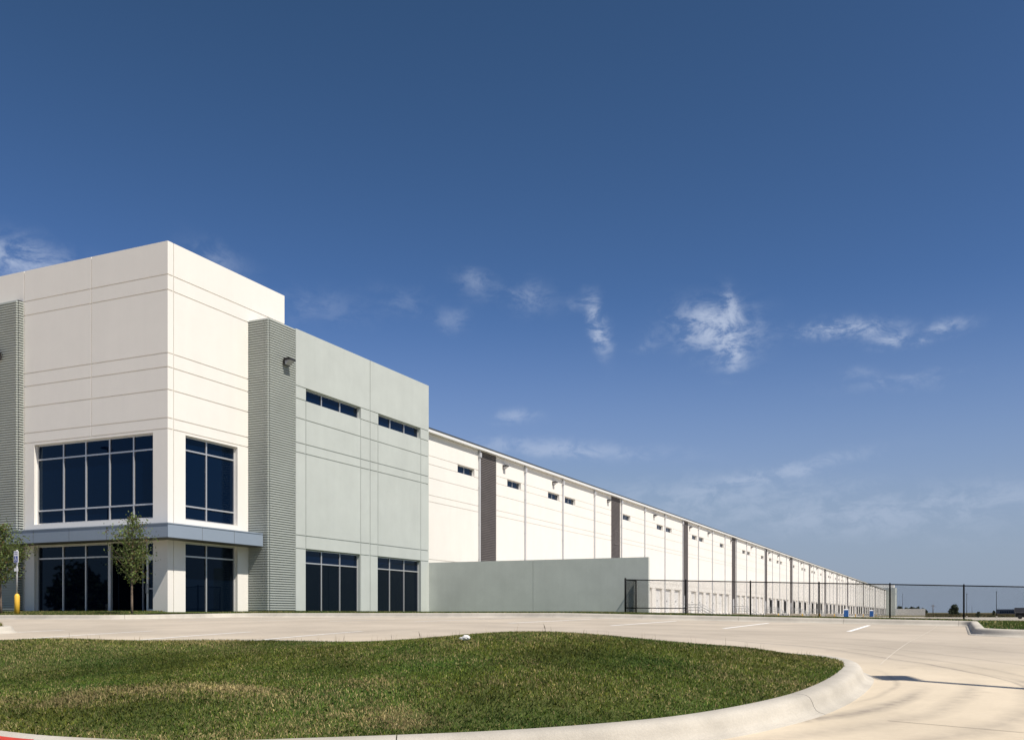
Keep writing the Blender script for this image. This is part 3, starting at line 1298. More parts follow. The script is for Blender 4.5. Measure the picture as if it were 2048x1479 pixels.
# ------------------------------------------------------------------ fence
YFN = 46.2
fence = empty('chain_link_fence', (-15.07, YFN, 0), label='black chain link fence running from the screen wall to the right edge', cat='fence')


def fz(x):
    return zverge(max(min(x, 30), -25), YFN) - .02


FH = 1.72
posts = [-15.07, -12.0, -8.88, -5.76, -2.72, .27, 3.32, 6.37, 9.42]


def ftop(x):
    # the rail runs straight from post to post, falling with the ground
    return 1.74 + (x + 15.07) * (1.245 - 1.74) / 15.34


for i, x in enumerate(posts):
    mb = MB()
    r = .048 if i in (0,) else .036
    zt = ftop(x) + (.06 if i == 0 else .04)
    if i == 6:
        r, zt = .05, ftop(x) + .25
    mb.tube([(x, YFN, fz(x) - .3), (x, YFN, zt), (x, YFN, zt + .02), (x, YFN, zt + .035)], [r, r, r * .8, r * .25], 10)
    mb.build('post', M['black'], fence)
mb = MB()
mb.tube([(-15.07, 47.98, fz(-15) - .3), (-15.07, 47.98, 1.75)], .036, 10)
mb.build('post', M['black'], fence)
for a, b in zip(posts[:-1], posts[1:]):
    mb = MB()
    mb.tube([(a, YFN, ftop(a)), (b, YFN, ftop(b))], .026, 8)
    mb.build('top_rail', M['black'], fence)
mb = MB()
mb.tube([(-15.07, YFN, 1.74), (-15.07, 47.98, 1.74)], .026, 8)
mb.build('top_rail', M['black'], fence)
mb = MB()
mb.tube([(-15.07, YFN, .33), (-12.0, YFN, .30)], .026, 8)
mb.build('brace_rail', M['black'], fence)
mb = MB()
mb.tube([(-15.07, YFN, .33), (-15.07, 47.98, .33)], .026, 8)
mb.build('brace_rail', M['black'], fence)


def wire(mb, p, q, r=.0037):
    p, q = Vector(p), Vector(q)
    t = (q - p).normalized()
    n = t.cross(Vector((0, 1, 0) if abs(t.y) < .5 else (1, 0, 0))).normalized()
    b = t.cross(n)
    n0 = len(mb.v)
    for c in (p, q):
        for k in range(3):
            an = 2 * math.pi * k / 3
            mb.v.append(tuple(c + (n * math.cos(an) + b * math.sin(an)) * r))
    for k in range(3):
        mb.f.append((n0 + k, n0 + (k + 1) % 3, n0 + 3 + (k + 1) % 3, n0 + 3 + k))
        mb.sm.append(False)


for a, b in list(zip(posts[:-1], posts[1:])) + [('ret', None)]:
    mb = MB()
    L_ = 1.78 if a == 'ret' else b - a
    za0, zb0 = (fz(-15.07), fz(-15.07)) if a == 'ret' else (fz(a), fz(b))
    zta, ztb = (1.74, 1.74) if a == 'ret' else (ftop(a), ftop(b))

    def pt(s, h):
        s = max(0, min(L_, s))
        t = s / L_
        z = (za0 + (zb0 - za0) * t) * (1 - h) + ((zta + .03) + (ztb - zta) * t) * h
        return (-15.07, YFN + s, z) if a == 'ret' else (a + s, YFN + .03, z)
    dia = .066
    run = 1.72
    n = int((L_ + run) / dia)
    for i in range(n):
        s0 = -run + i * dia
        for sgn in (1, -1):
            # clip the slanted wire to the bay
            h0, h1 = 0., 1.
            if s0 < 0:
                h0 = -s0 / run
            if s0 + run > L_:
                h1 = (L_ - s0) / run
            if h1 - h0 < .02:
                continue
            if sgn > 0:
                wire(mb, pt(s0 + run * h0, h0), pt(s0 + run * h1, h1))
            else:
                wire(mb, pt(L_ - (s0 + run * h0), h0), pt(L_ - (s0 + run * h1), h1))
    mb.build('wire_mesh', M['black'], fence)

# ------------------------------------------------------------------ dock stairs, bollards, toilets
def dock_stair(y0, y1, label):
    r = empty('dock_stair', (XW, y0, COURT_Z), label=label, cat='stairs', group='steel stairs at the dock doors')
    xp = XW + 1.9
    mb = MB()
    mb.box(XW + .03, xp, y0, y1, COURT_Z, .18)
    mb.build('landing', M['court'], r)
    n = 6
    for i in range(n):
        mb = MB()
        z = .18 - (i + 1) * (.18 - COURT_Z) / (n + 1)
        mb.box(xp + i * .29 + .001, xp + (i + 1) * .29, y0, y1, COURT_Z, z)
        mb.build('step', M['court'], r)
    xe = xp + n * .29
    for y in (y0 + .04, y1 - .04):
        mb = MB()
        for h in (.38, .74, 1.08):
            mb.tube([(XW + .15, y, .18 + h), (xp, y, .18 + h), (xe, y, COURT_Z + h)], .03, 6)
        for x, zb in ((XW + .15, .18), (XW + 1.0, .18), (xp, .18), ((xp + xe) / 2, (COURT_Z + .18) / 2), (xe, COURT_Z)):
            mb.tube([(x, y, zb - .05), (x, y, zb + 1.08)], .03, 6)
        mb.build('handrail', M['steel'], r)


names = ['nearest', 'second nearest', 'third nearest', 'fourth nearest', 'fifth nearest', 'sixth nearest']
sd = [(a, b) for k, (a, b) in sorted(dark.items()) if k >= 5][:6]
for nme, (a, b) in zip(names, sd):
    dock_stair(a + .1, b - .1, 'grey steel railed dock stair at a dark band, %s along the warehouse' % nme)

by = [(a, b) for k, (a, b) in sorted(dark.items()) if k >= 14]
mb = MB()
mb.tube([(0, 0, 0), (0, 0, .85), (0, 0, .92), (0, 0, .95)], [.11, .11, .08, .03], 10)
BM = mb.mesh('bollard', M['yellow'])
for i, (a, b) in enumerate(by[:9]):
    for dx in (2.6,):
        o = bpy.data.objects.new('bollard', BM)
        COL.objects.link(o)
        o.location = (XW + dx, a - .8, COURT_Z)
        tag(o, 'small yellow bollard at the foot of the dock wall, %s from the near end' % ['first', 'second', 'third', 'fourth', 'fifth', 'sixth', 'seventh', 'eighth', 'ninth'][i], 'bollard', 'yellow bollards along the dock wall')


def toilet(x, y, label):
    z = COURT_Z
    r = empty('portable_toilet', (x, y, z), label=label, cat='toilet', group='blue portable toilets by the dock wall')
    s = .62
    mb = MB()
    mb.box(x - s, x + s, y - s, y + s, z + .12, z + 2.05)
    for dx in (-.4, -.13, .13, .4):
        mb.box(x + dx - .05, x + dx + .05, y - s - .03, y - s + .001, z + .2, z + 1.95)
    mb.build('cabin', M['blue'], r)
    mb = MB()
    mb.box(x - s - .03, x + s + .03, y - s - .03, y + s + .03, z, z + .12)
    mb.build('skid', M['rubber'], r)
    mb = MB()
    mb.box(x + s + .001, x + s + .03, y - .45, y + .45, z + .18, z + 1.95)
    d = mb.build('door', M['whiteplastic'], r)
    mb = MB()
    n = len(mb.v)
    for t, h in ((s + .04, 2.05), (s * .8, 2.28), (s * .3, 2.36)):
        mb.v += [(x - t, y - t, z + h), (x + t, y - t, z + h), (x + t, y + t, z + h), (x - t, y + t, z + h)]
    for q in range(2):
        for k in range(4):
            mb.f.append((n + q * 4 + k, n + q * 4 + (k + 1) % 4, n + q * 4 + 4 + (k + 1) % 4, n + q * 4 + 4 + k))
    mb.f += [(n + 8, n + 9, n + 10, n + 11), (n + 3, n + 2, n + 1, n)]
    mb.sm = [False] * len(mb.f)
    mb.build('roof', M['whiteplastic'], r)


toilet(-28.2, 285.0, 'blue portable toilet with white roof, the nearer one by the dock')
toilet(-26.6, 352.0, 'blue portable toilet with white roof, the farther one by the dock')


# ------------------------------------------------------------------ vegetation
def leaf_mesh(centers, size, cols, rng, aspect=.55):
    n = len(centers)
    d = rng.normal(size=(n, 3))
    d /= np.linalg.norm(d, axis=1)[:, None]
    e = rng.normal(size=(n, 3))
    e -= (e * d).sum(1)[:, None] * d
    e /= np.linalg.norm(e, axis=1)[:, None]
    s = size * rng.uniform(.6, 1.25, n)[:, None]
    v = np.empty((n, 4, 3))
    v[:, 0] = centers - d * s
    v[:, 1] = centers + e * s * aspect
    v[:, 2] = centers + d * s
    v[:, 3] = centers - e * s * aspect
    return v.reshape(-1, 3), np.repeat(cols, 4, axis=0)


def quads_object(name, v, cols, m, parent=None, k=4):
    n = len(v) // k
    me = bpy.data.meshes.new(name)
    off = np.array(OFF[parent]) if parent else np.zeros(3)
    me.vertices.add(len(v))
    me.vertices.foreach_set('co', (v - off).astype(np.float32).ravel())
    me.loops.add(n * k)
    me.loops.foreach_set('vertex_index', np.arange(n * k, dtype=np.int32))
    me.polygons.add(n)
    me.polygons.foreach_set('loop_start', np.arange(0, n * k, k, dtype=np.int32))
    at = me.color_attributes.new('col', 'FLOAT_COLOR', 'POINT')
    at.data.foreach_set('color', np.c_[cols, np.ones(len(cols))].astype(np.float32).ravel())
    me.materials.append(m)
    me.update(calc_edges=True)
    me.validate()
    o = bpy.data.objects.new(name, me)
    COL.objects.link(o)
    if parent:
        o.parent = parent
    OFF[o] = Vector(off)
    return o


def young_oak(x, y, h, z_crown, w, label, seed, nleaf=5200, lean=0., group='young oaks in the verge', leafsize=.036):
    rng = np.random.default_rng(seed)
    rr = random.Random(seed)
    z0 = zverge(x, y) - .05
    r = empty('young_oak', (x, y, z0), label=label, cat='tree', group=group)
    mb = MB()
    pts, rad = [], []
    for i in range(9):
        t = i / 8
        pts.append((x + lean * t + .03 * math.sin(3 * t + seed), y + .03 * math.cos(4 * t + seed), z0 + h * .93 * t))
        rad.append(.042 * (1 - t) ** .8 + .006)
    mb.tube(pts, rad, 8)
    tips = []
    nl = 46
    for i in range(nl):
        t = z_crown / h + (1 - z_crown / h) * (i + rr.random()) / nl * .97
        k = min(7, int(t / .93 * 8)) if t < .93 else 7
        f = min(1, t / .93 * 8 - k)
        p0 = Vector(pts[k]).lerp(Vector(pts[k + 1]), f)
        u = (t - z_crown / h) / (1 - z_crown / h)
        prof = (math.sin(math.pi * min(1, u * .88 + .13)) ** .8) * (1 - .35 * u)
        ln = w * .5 * prof * rr.uniform(.62, 1.18) + .06
        an = i * 2.4 + rr.uniform(-.4, .4)
        rise = ln * rr.uniform(.35, .95)
        p2 = p0 + Vector((math.cos(an) * ln, math.sin(an) * ln, rise))
        p1 = p0.lerp(p2, .5) + Vector((0, 0, -.04 * ln))
        mb.tube([p0, p1, p2], [.013, .009, .003], 5)
        tips.append((p0, p1, p2, ln))
    mb.build('trunk', M['bark'], r)
    C, K = [], []
    wts = np.array([t[3] for t in tips])
    wts /= wts.sum()
    for (p0, p1, p2, ln), wt in zip(tips, wts):
        n = int(nleaf * wt)
        t = rng.uniform(.18, 1.08, n)
        base = np.array(p0)[None] * (1 - t)[:, None] + np.array(p2)[None] * t[:, None]
        sp = (.055 + .10 * t * min(1, ln / .5))[:, None]
        C.append(base + rng.normal(size=(n, 3)) * sp)
        tone = rr.uniform(.75, 1.25)
        g = np.array([[.105, .142, .036]]) * tone
        c = g * rng.uniform(.55, 1.5, (n, 1))
        br = rng.random(n) < (.03 + .07 * (tone > 1.05))
        c[br] = np.array([.17, .105, .035]) * rng.uniform(.6, 1.2, (br.sum(), 1))
        K.append(c)
    C, K = np.concatenate(C), np.concatenate(K)
    v, cc = leaf_mesh(C, leafsize, K, rng)
    quads_object('crown', v, cc, M['leaf'], r)


young_oak(-27.15, 26.0, 3.75, 1.12, 1.42, 'young oak with thin trunk in front of the lobby entrance', 3, nleaf=3000, leafsize=.044)
young_oak(-34.25, 26.1, 3.55, 1.15, 2.1, 'young oak at the left edge beside the parking sign', 8, nleaf=6000, leafsize=.044)


def blob_tree(name, x, y, z, h, w, label, seed, n=1500, size=.35, group=None, tone=1., trunk=True, cat='tree'):
    rng = np.random.default_rng(seed)
    rr = random.Random(seed)
    r = empty(name, (x, y, z), label=label, cat=cat, group=group)
    mb = MB()
    mb.tube([(x, y, z - .2), (x + .1, y, z + h * .35), (x, y, z + h * .75)], [h * .035, h * .025, h * .01], 6)
    for i in range(5):
        an = i * 1.3 + rr.random()
        mb.tube([(x, y, z + h * .3), (x + math.cos(an) * w * .3, y + math.sin(an) * w * .3, z + h * .65)], [h * .018, h * .006], 5)
    mb.build('trunk', M['bark'], r)
    cl = []
    for i in range(14):
        an, q = rr.uniform(0, 6.28), rr.random() ** .6
        zz = rr.uniform(.18, .9)
        wid = w * .5 * math.sin(math.pi * min(1, zz * .85 + .12)) * .75
        cl.append((x + math.cos(an) * q * wid, y + math.sin(an) * q * wid, z + h * zz, rr.uniform(.14, .24) * w))
    cl.append((x, y, z + h * .9, w * .12))
    C = []
    for c in cl:
        m = n // len(cl)
        d = rng.normal(size=(m, 3))
        d /= np.linalg.norm(d, axis=1)[:, None]
        C.append(np.array(c[:3]) + d * c[3] * rng.uniform(.5, 1.05, (m, 1)))
    C = np.concatenate(C)
    C[:, 2] = np.maximum(C[:, 2], z)
    K = np.array([[.034, .050, .020]]) * tone * rng.uniform(.5, 1.5, (len(C), 1))
    v, cc = leaf_mesh(C, size, K, rng, .7)
    quads_object('crown', v, cc, M['farleaf'], r)


def at(px, D):
    u = (px - 1024) / F
    return (D * (-ST + CT * u), D * (CT + ST * u))


x, y = at(1907, 430)
blob_tree('field_tree', x, y, zground(x, y) - .3, 4.8, 5.8, 'dark round tree standing alone in the distant field behind the fence', 5, n=2600, size=.3)
for i, (px, D, h, w) in enumerate(((1800, 900, 7.5, 9), (1812, 920, 6.5, 10), (1824, 880, 7.2, 8), (1836, 910, 7.4, 10), (1847, 930, 5.4, 8))):
    x, y = at(px, D)
    blob_tree('far_tree', x, y, zground(x, y) - 1, h, w, 'low dark tree on the skyline above the far screen wall, %s from the left' % ['first', 'second', 'third', 'fourth', 'fifth'][i], 20 + i, n=420, size=.8, group='skyline trees')
for i, (px, D, h, w) in enumerate(((1956, 250, 1.7, 1.6), (1988, 330, 2.2, 1.8))):
    x, y = at(px, D)
    blob_tree('field_shrub', x, y, zground(x, y), h, w, ['dark weedy shrub at the near edge of the field', 'small dark shrub beside the light pole in the field'][i], 40 + i, n=500, size=.12, tone=.8, cat='shrub')
# trees across the street, in view only as reflections in the lobby glass
for i, (x, y, h, w) in enumerate(((-92, -22, 6.5, 7), (-84, -18, 5.2, 6), (-101, -30, 8, 9), (-112, -22, 7, 8))):
    blob_tree('street_tree', x, y, -1.9, h, w, 'dark tree across the street mirrored in the lobby glass', 60 + i, n=900, size=.42, group='trees across the street')

# ------------------------------------------------------------------ far poles, building and trailer in the field
def light_pole(px, D, h, label, r=.09, arm=True):
    x, y = at(px, D)
    z = min(zground(x, y), COURT_Z)
    e = empty('light_pole', (x, y, z), label=label, cat='light pole', group='light poles beyond the fence')
    mb = MB()
    mb.tube([(x, y, z), (x, y, z + .6)], r * 2.4, 8)
    mb.build('base', M['court'], e)
    mb = MB()
    mb.tube([(x, y, z + .6), (x, y, z + h)], [r, r * .7], 8)
    mb.build('pole', M['black'], e)
    mb = MB()
    mb.box(x - .16, x + .16, y - .16, y + .16, z + h, z + h + .14)
    mb.build('lamp_head', M['black'], e)


light_pole(1805, 480, 11.0, 'thin dark light pole just right of the far green office wing')
light_pole(1933.5, 235, 5.9, 'thin dark light pole just right of a fence post', .07)
light_pole(1993, 225, 6.2, 'thin dark light pole at the left end of the distant grey building', .08)
light_pole(1944, 640, 6.3, 'tiny distant light pole between the two taller ones', .1)
x, y = at(1866, 560)
e = empty('utility_pole', (x, y, zground(x, y)), label='short distant utility pole left of the round field tree', cat='utility pole')
mb = MB()
z = zground(x, y)
mb.tube([(x, y, z), (x, y, z + 6.0)], [.26, .18], 8)
mb.build('pole', M['bark'], e)
mb = MB()
mb.box(x - 1.2, x + 1.2, y - .1, y + .1, z + 5.1, z + 5.35)
mb.build('crossarm', M['bark'], e)

x0, y0 = at(1992, 620)
x1, y1 = at(2075, 600)
e = empty('distant_building', (x0, y0, 0), label='long low grey blue building on the skyline at the right', cat='building')
mb = MB()
zb = -2
t = (Vector((x1, y1, 0)) - Vector((x0, y0, 0)))
nrm = Vector((-t.y, t.x, 0)).normalized() * 14
b4 = [Vector((x0, y0, 0)), Vector((x1, y1, 0)), Vector((x1, y1, 0)) + nrm, Vector((x0, y0, 0)) + nrm]
lo = [(p.x, p.y, zb) for p in b4]
hi = [(p.x, p.y, 3.35) for p in b4]
for k in range(4):
    mb.quad(lo[k], lo[(k + 1) % 4], hi[(k + 1) % 4], hi[k])
mb.quad(*hi)
mb.build('wall', M['fargrey'], e)
mb = MB()
off = nrm.normalized() * -.1
for i in range(7):
    a = Vector((x0, y0, 0)) + t * (.10 + i * .055) + off
    b = a + t * .04
    mb = MB()
    mb.quad((a.x, a.y, .9), (b.x, b.y, .9), (b.x, b.y, 2.2), (a.x, a.y, 2.2))
    mb.build('window', M['glass'], e)

x, y = at(2042, 170)
zt = COURT_Z - .02
e = empty('utility_trailer', (x, y, zt), label='dark boxy equipment trailer parked at the right edge behind the fence', cat='trailer')
mb = MB()
mb.box(x - .9, x + 2.6, y - .8, y + .8, zt + .45, zt + 1.10)
mb.build('chassis_box', M['black'], e)
mb = MB()
mb.box(x - 1.0, x + 2.7, y - .85, y + .85, zt + 1.14, zt + 2.0)
mb.build('upper_box', M['trailer'], e)
mb = MB()
mb.box(x - .95, x + 2.65, y - .83, y + .83, zt + 1.1005, zt + 1.1395)
mb.build('trim_strip', M['galv'], e)
for dx in (-.2, 1.9):
    mb = MB()
    mb.tube([(x + dx, y - .95, zt + .36), (x + dx, y - .72, zt + .36)], .36, 14)
    mb.build('wheel', M['rubber'], e)

# ------------------------------------------------------------------ accessible parking sign in its yellow bollard
sx, sy = -32.05, 25.1
sz = zverge(sx, sy)
sg = empty('parking_sign', (sx, sy, sz), label='small white accessible parking sign on a pole set in a yellow bollard', cat='sign')
mb = MB()
mb.tube([(sx, sy, sz - .1), (sx, sy, sz + .70), (sx, sy, sz + .76), (sx, sy, sz + .78)], [.095, .095, .06, .03], 14)
mb.build('bollard', M['yellow'], sg)
mb = MB()
mb.tube([(sx, sy, sz + .72), (sx, sy, sz + 2.42)], .028, 8)
mb.build('pole', M['galv'], sg)
mb = MB()
mb.box(sx - .12, sx + .12, sy - .045, sy - .030, sz + 1.94, sz + 2.38)
pl = mb.build('sign_plate', M['whiteplastic'], sg)
mb = MB()
mb.box(sx - .10, sx + .10, sy - .045, sy - .030, sz + 1.62, sz + 1.74)
mb.build('sign_plate', M['whiteplastic'], sg)
mb = MB()
mb.box(sx - .09, sx + .09, sy - .050, sy - .0455, sz + 1.96, sz + 2.19)
sq = mb.build('symbol_panel', M['navy'], pl)
mb = MB()   # wheelchair figure
yy = sy - .052
mb.tube([(sx - .01, yy, sz + 2.165), (sx - .01, yy - .004, sz + 2.165)], .016, 10)
mb.box(sx - .020, sx - .002, yy - .003, yy, sz + 2.07, sz + 2.145)
mb.box(sx - .002, sx + .035, yy - .003, yy, sz + 2.10, sz + 2.112)
mb.box(sx - .002, sx + .032, yy - .003, yy, sz + 2.062, sz + 2.076)
mb.box(sx + .028, sx + .042, yy - .003, yy, sz + 2.01, sz + 2.066)
for k in range(11):
    a0, a1 = math.radians(95 + k * 21), math.radians(95 + (k + 1) * 21)
    mb.tube([(sx - .010 + .04 * math.cos(a0), yy, sz + 2.045 + .04 * math.sin(a0)), (sx - .010 + .04 * math.cos(a1), yy, sz + 2.045 + .04 * math.sin(a1))], .006, 4)
mb.build('wheelchair_symbol', M['whiteplastic'], pl)


def text_part(body, size, loc, m, parent):
    cu = bpy.data.curves.new('lettering', 'FONT')
    cu.body = body
    cu.size = size
    cu.align_x = 'CENTER'
    cu.extrude = .001
    t_ = bpy.data.objects.new('lettering', cu)
    COL.objects.link(t_)
    bpy.context.view_layer.update()
    me = bpy.data.meshes.new_from_object(t_.evaluated_get(bpy.context.evaluated_depsgraph_get()))
    bpy.data.objects.remove(t_)
    me.materials.clear()
    me.materials.append(m)
    o = bpy.data.objects.new('lettering', me)
    COL.objects.link(o)
    o.parent = parent
    o.location = Vector(loc) - OFF[parent]
    o.rotation_euler = (math.radians(90), 0, 0)


text_part('RESERVED', .044, (sx, sy - .0475, sz + 2.32), M['navy'], pl)
text_part('PARKING', .044, (sx, sy - .0475, sz + 2.25), M['navy'], pl)


# ------------------------------------------------------------------ parking-lot lamp posts (one throws its shadow into the picture, one shows in the glass)
def lamp_post(x, y, h, label, rz=0.):
    z = zlot(x, y)
    e = empty('lamp_post', (x, y, z), label=label, cat='lamp post', group='parking lot lamp posts')
    mb = MB()
    mb.tube([(x, y, z), (x, y, z + .75)], .30, 16)
    mb.build('pedestal', M['kerb'], e)
    mb = MB()
    mb.tube([(x, y, z + .75), (x, y, z + h)], [.075, .055], 10)
    mb.build('pole', M['black'], e)
    mb = MB()
    c, s = math.cos(rz), math.sin(rz)
    q = []
    for (a, b, h0) in ((-.04, -.21, 0), (.36, -.21, 0), (.36, .21, 0), (-.04, .21, 0), (-.02, -.18, .09), (.33, -.18, .09), (.33, .18, .09), (-.02, .18, .09)):
        q.append((x + a * c - b * s, y + a * s + b * c, z + h - .06 + h0))
    for f in ((0, 3, 2, 1), (4, 5, 6, 7), (0, 1, 5, 4), (1, 2, 6, 5), (2, 3, 7, 6), (3, 0, 4, 7)):
        mb.quad(*[q[i] for i in f])
    mb.build('lamp_head', M['black'], e)


PH = 8.0
Lh = PH / math.tan(SUN_EL)
lamp_post(-.90 + math.cos(SUN_AZ) * Lh, 11.0 - math.sin(SUN_AZ) * Lh, PH, 'tall dark lamp post whose shadow falls beside the lawn corner', math.radians(25))
lamp_post(-40.8, 21.2, 9.0, 'tall dark lamp post mirrored in the upper lobby glass', math.radians(180))

# ------------------------------------------------------------------ litter on the lawn
def paper(x, y):
    z = zlawn(x, y) + .035
    bm = bmesh.new()
    bmesh.ops.create_icosphere(bm, subdivisions=3, radius=1)
    rr = random.Random(4)
    ph = [(rr.uniform(2, 6), rr.uniform(2, 6), rr.uniform(2, 6), rr.uniform(0, 6)) for _ in range(7)]
    for v in bm.verts:
        n = sum(abs(math.sin(a * v.co.x + b * v.co.y + c * v.co.z + d)) for a, b, c, d in ph) / 7
        k = .55 + .7 * n
        v.co = Vector((v.co.x * .055 * k, v.co.y * .042 * k, v.co.z * .030 * k + .012))
    for v in bm.verts:
        if v.co.x < -.02:
            v.co.z *= .55
            v.co.x *= 1.35
    me = bpy.data.meshes.new('paper_scrap')
    bm.to_mesh(me)
    bm.free()
    me.materials.append(M['paper'])
    o = bpy.data.objects.new('paper_scrap', me)
    COL.objects.link(o)
    o.location = (x, y, z)
    tag(o, 'crumpled white paper scrap lying on the foreground lawn', 'litter')


paper(-4.9, 9.4)

# ------------------------------------------------------------------ grass blades
def blades(name, pts, L0, L1, wid, cols, rng, bend=.6):
    """pts (n,3): one bent tapering blade each: a quad with a pinched top"""
    n = len(pts)
    an = rng.uniform(0, 2 * np.pi, n)
    ln = rng.uniform(L0, L1, n)
    ba = rng.uniform(0, 2 * np.pi, n)
    bd = rng.uniform(.1, 1, n) * bend
    w = wid * rng.uniform(.6, 1.3, n)
    side = np.stack([np.cos(an), np.sin(an), np.zeros(n)], 1) * w[:, None] * .5
    lean = np.stack([np.cos(ba), np.sin(ba), np.zeros(n)], 1)
    mid = pts + lean * (ln * bd * .28)[:, None]
    mid[:, 2] += ln * .60
    tip = pts + lean * (ln * bd)[:, None]
    tip[:, 2] += ln * np.sqrt(np.maximum(.05, 1 - bd ** 2 * .75))
    v = np.empty((n, 5, 3))
    v[:, 0] = pts - side
    v[:, 1] = pts + side
    v[:, 2] = mid + side * .8
    v[:, 3] = tip
    v[:, 4] = mid - side * .8
    return quads_object(name, v.reshape(-1, 3), np.repeat(cols, 5, axis=0), M['blade'], None, 5)


def vnoise(x, y, s, seed):
    """smooth value noise on numpy arrays"""
    r = np.random.default_rng(seed).random((64, 64))
    u, v = x / s, y / s
    i, j = np.floor(u).astype(int), np.floor(v).astype(int)
    fu, fv = u - i, v - j
    fu, fv = fu * fu * (3 - 2 * fu), fv * fv * (3 - 2 * fv)
    g = lambda a, b: r[a % 64, b % 64]
    return (g(i, j) * (1 - fu) + g(i + 1, j) * fu) * (1 - fv) + (g(i, j + 1) * (1 - fu) + g(i + 1, j + 1) * fu) * fv


def grass_cols(x, y, dry, rng, base=(.086, .140, .023), tan=(.46, .37, .17)):
    n = len(x)
    c = np.array(base)[None] * rng.uniform(.65, 1.35, (n, 1))
    c[:, 0] *= 1 + .5 * (vnoise(x, y, .9, 5) - .4)
    y_ = rng.random(n) < .20
    c[y_] *= np.array([[1.9, 1.5, 1.1]])
    t = rng.random(n) < dry
    c[t] = np.array(tan)[None] * rng.uniform(.5, 1.25, (t.sum(), 1))
    return c


def inside_np(poly, x, y):
    px = np.array([p[0] for p in poly])
    py = np.array([p[1] for p in poly])
    r = np.zeros(len(x), bool)
    j = len(px) - 1
    for i in range(len(px)):
        dy = py[j] - py[i]
        if abs(dy) > 1e-9:
            c = ((py[i] > y) != (py[j] > y)) & (x < (px[j] - px[i]) * (y - py[i]) / dy + px[i])
            r ^= c
        j = i
    return r


def lawn_grass():
    # height grid for fast lookup
    gx = np.linspace(-24.5, -.8, 238)
    gy = np.linspace(4.4, 12.2, 79)
    H = np.array([[zlawn(a, b) for a in gx] for b in gy])

    def hz(x, y):
        u = (x - gx[0]) / (gx[1] - gx[0])
        v = (y - gy[0]) / (gy[1] - gy[0])
        i, j = np.clip(u.astype(int), 0, len(gx) - 2), np.clip(v.astype(int), 0, len(gy) - 2)
        fu, fv = u - i, v - j
        return (H[j, i] * (1 - fu) + H[j, i + 1] * fu) * (1 - fv) + (H[j + 1, i] * (1 - fu) + H[j + 1, i + 1] * fu) * fv
    poly = [(p.x, p.y) for p in lawn_path]
    X, Y = [], []
    for (x0, x1, y0, y1, n) in ((-9, -.9, 4.6, 12, 480000), (-16, -9, 4.6, 12, 170000), (-24, -16, 4.6, 12, 30000)):
        x, y = RNG.uniform(x0, x1, n), RNG.uniform(y0, y1, n)
        k = inside_np(poly, x, y)
        X.append(x[k])
        Y.append(y[k])
    x, y = np.concatenate(X), np.concatenate(Y)
    # dry patches: broad noise, a strip scorched along the crest, and one bleached spot
    dry = .10 + .55 * np.clip(vnoise(x, y, 1.5, 1) * .6 + vnoise(x, y, .55, 2) * .4 - .40, 0, 1) * 1.6
    g_ = lambda cx, cy, a, b: np.exp(-(((x - cx) / a) ** 2 + ((y - cy) / b) ** 2))
    spot = np.maximum.reduce([g_(-5.6, 6.35, .75, .26), g_(-6.3, 6.05, .9, .25), g_(-6.9, 5.75, .9, .3), g_(-4.55, 7.0, .45, .25) * .6, g_(-3.75, 6.05, .5, .28) * .7])
    spot2 = g_(-5.55, 6.42, .34, .12)
    crest = np.clip((y - 9.9) / 1.6, 0, 1) * .30
    left = np.clip((-7.5 - x) / 3, 0, 1) * .14
    dry = dry * .8 + spot * .62 + spot2 * .5 + crest + left
    dry = np.clip(dry * (.45 + 1.1 * vnoise(x, y, .20, 21)), 0, .94)
    lush = vnoise(x, y, 1.1, 9)
    c = grass_cols(x, y, dry * (1 - .75 * np.clip((lush - .55) * 4, 0, 1) * (spot < .3)), RNG)
    c *= (1.16 - .38 * np.clip((lush - .4) * 2.2, 0, 1))[:, None] * (.78 + .44 * vnoise(x, y, .13, 33))[:, None]
    pts = np.stack([x, y, hz(x, y) - .004], 1)
    o = blades('lawn_grass', pts, .014, .040, .0054, c, RNG, .97)
    tag(o, 'short mown lawn grass with dry tan patches', 'grass', kind='stuff')
    # seed stalks standing above the rest
    n = 230
    k = RNG.choice(len(x), n * 8)
    k = k[(pts[k, 1] > 9.8)][:n]
    o = blades('seed_stalks', pts[k], .07, .14, .0026, np.tile([[.34, .27, .15]], (len(k), 1)), RNG, .4)
    tag(o, 'thin pale seed stalks rising from the far side of the lawn', 'grass', kind='stuff')


lawn_grass()


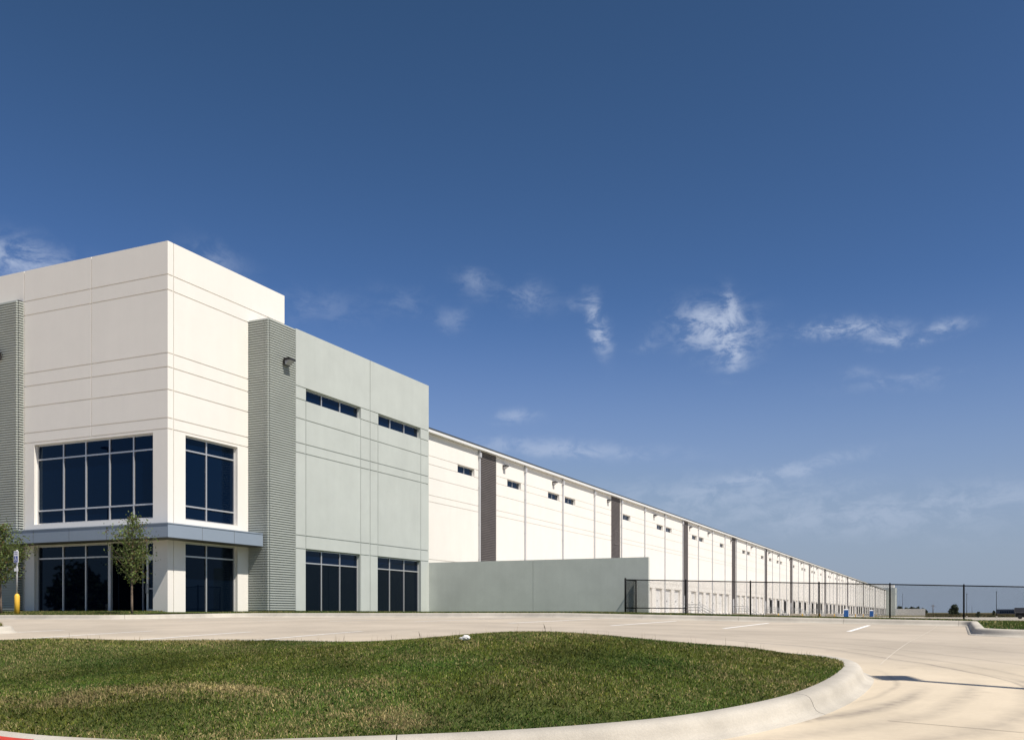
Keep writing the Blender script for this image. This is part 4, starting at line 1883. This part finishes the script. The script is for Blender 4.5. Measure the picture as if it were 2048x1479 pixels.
def verge_grass():
    X, Y = [], []
    for (x0, x1, y0, y1, n) in ((-25.5, .4, 30.03, 30.9, 26000), (-25.5, .4, 30.9, 46.0, 60000), (-40, -25.7, 24.03, 24.8, 16000), (-40, -25.7, 24.8, 29.1, 36000),
                                (.55, 9, 21.45, 24, 30000), (.55, 9, 24, 46, 26000), (-27.3, -25.7, 30, 47.6, 16000)):
        X.append(RNG.uniform(x0, x1, n))
        Y.append(RNG.uniform(y0, y1, n))
    x, y = np.concatenate(X), np.concatenate(Y)
    k = inside_np(vp, x, y)
    x, y = x[k], y[k]
    k = ~((x < XG + .05) & (y > YP)) & ~((x < XS + .02) & (y > YF - .02))
    x, y = x[k], y[k]
    z = np.array([zverge(a, b) for a, b in zip(x, y)])
    dry = .16 + .4 * np.clip(vnoise(x, y, 2.2, 3) - .45, 0, 1)
    c = grass_cols(x, y, dry, RNG, base=(.055, .095, .016))
    c[x > .5] *= 1.25
    pts = np.stack([x, y, z - .015], 1)
    o = blades('verge_grass', pts, .03, .07, .016, c, RNG)
    tag(o, 'green grass of the verge behind the kerb', 'grass', kind='stuff')
    n = 9000
    x, y = RNG.uniform(-31.8, -18.9, n), RNG.uniform(13.75, 14.75, n)
    k = inside_np([(p.x, p.y) for p in isle_path], x, y)
    x, y = x[k], y[k]
    z = np.array([zlot(a, b) + KH for a, b in zip(x, y)])
    c = grass_cols(x, y, np.full(len(x), .15), RNG)
    o = blades('island_grass', np.stack([x, y, z - .01], 1), .06, .12, .012, c, RNG)
    tag(o, 'grass on the small planted island at the left edge', 'grass', kind='stuff')


verge_grass()


def field_grass():
    # tall dry tufts where the field meets the court, seen through the fence
    n = 26000
    D = RNG.uniform(245, 700, n)
    px = RNG.uniform(1780, 2120, n)
    u = (px - 1024) / F
    x, y = D * (-ST + CT * u), D * (CT + ST * u)
    k = ~((x < 22.5) & (y < 300)) & ~((x < -8.5) & (y < 532))
    x, y, D = x[k], y[k], D[k]
    z = np.array([zground(a, b) for a, b in zip(x, y)])
    c = grass_cols(x, y, .45 + .4 * np.clip((D - 330) / 200, 0, 1), RNG, base=(.06, .07, .025), tan=(.20, .155, .09))
    o = blades('field_grass', np.stack([x, y, z - .05], 1), .35, .95, .30, c, RNG)
    tag(o, 'dry field grass beyond the fence', 'grass', kind='stuff')


field_grass()
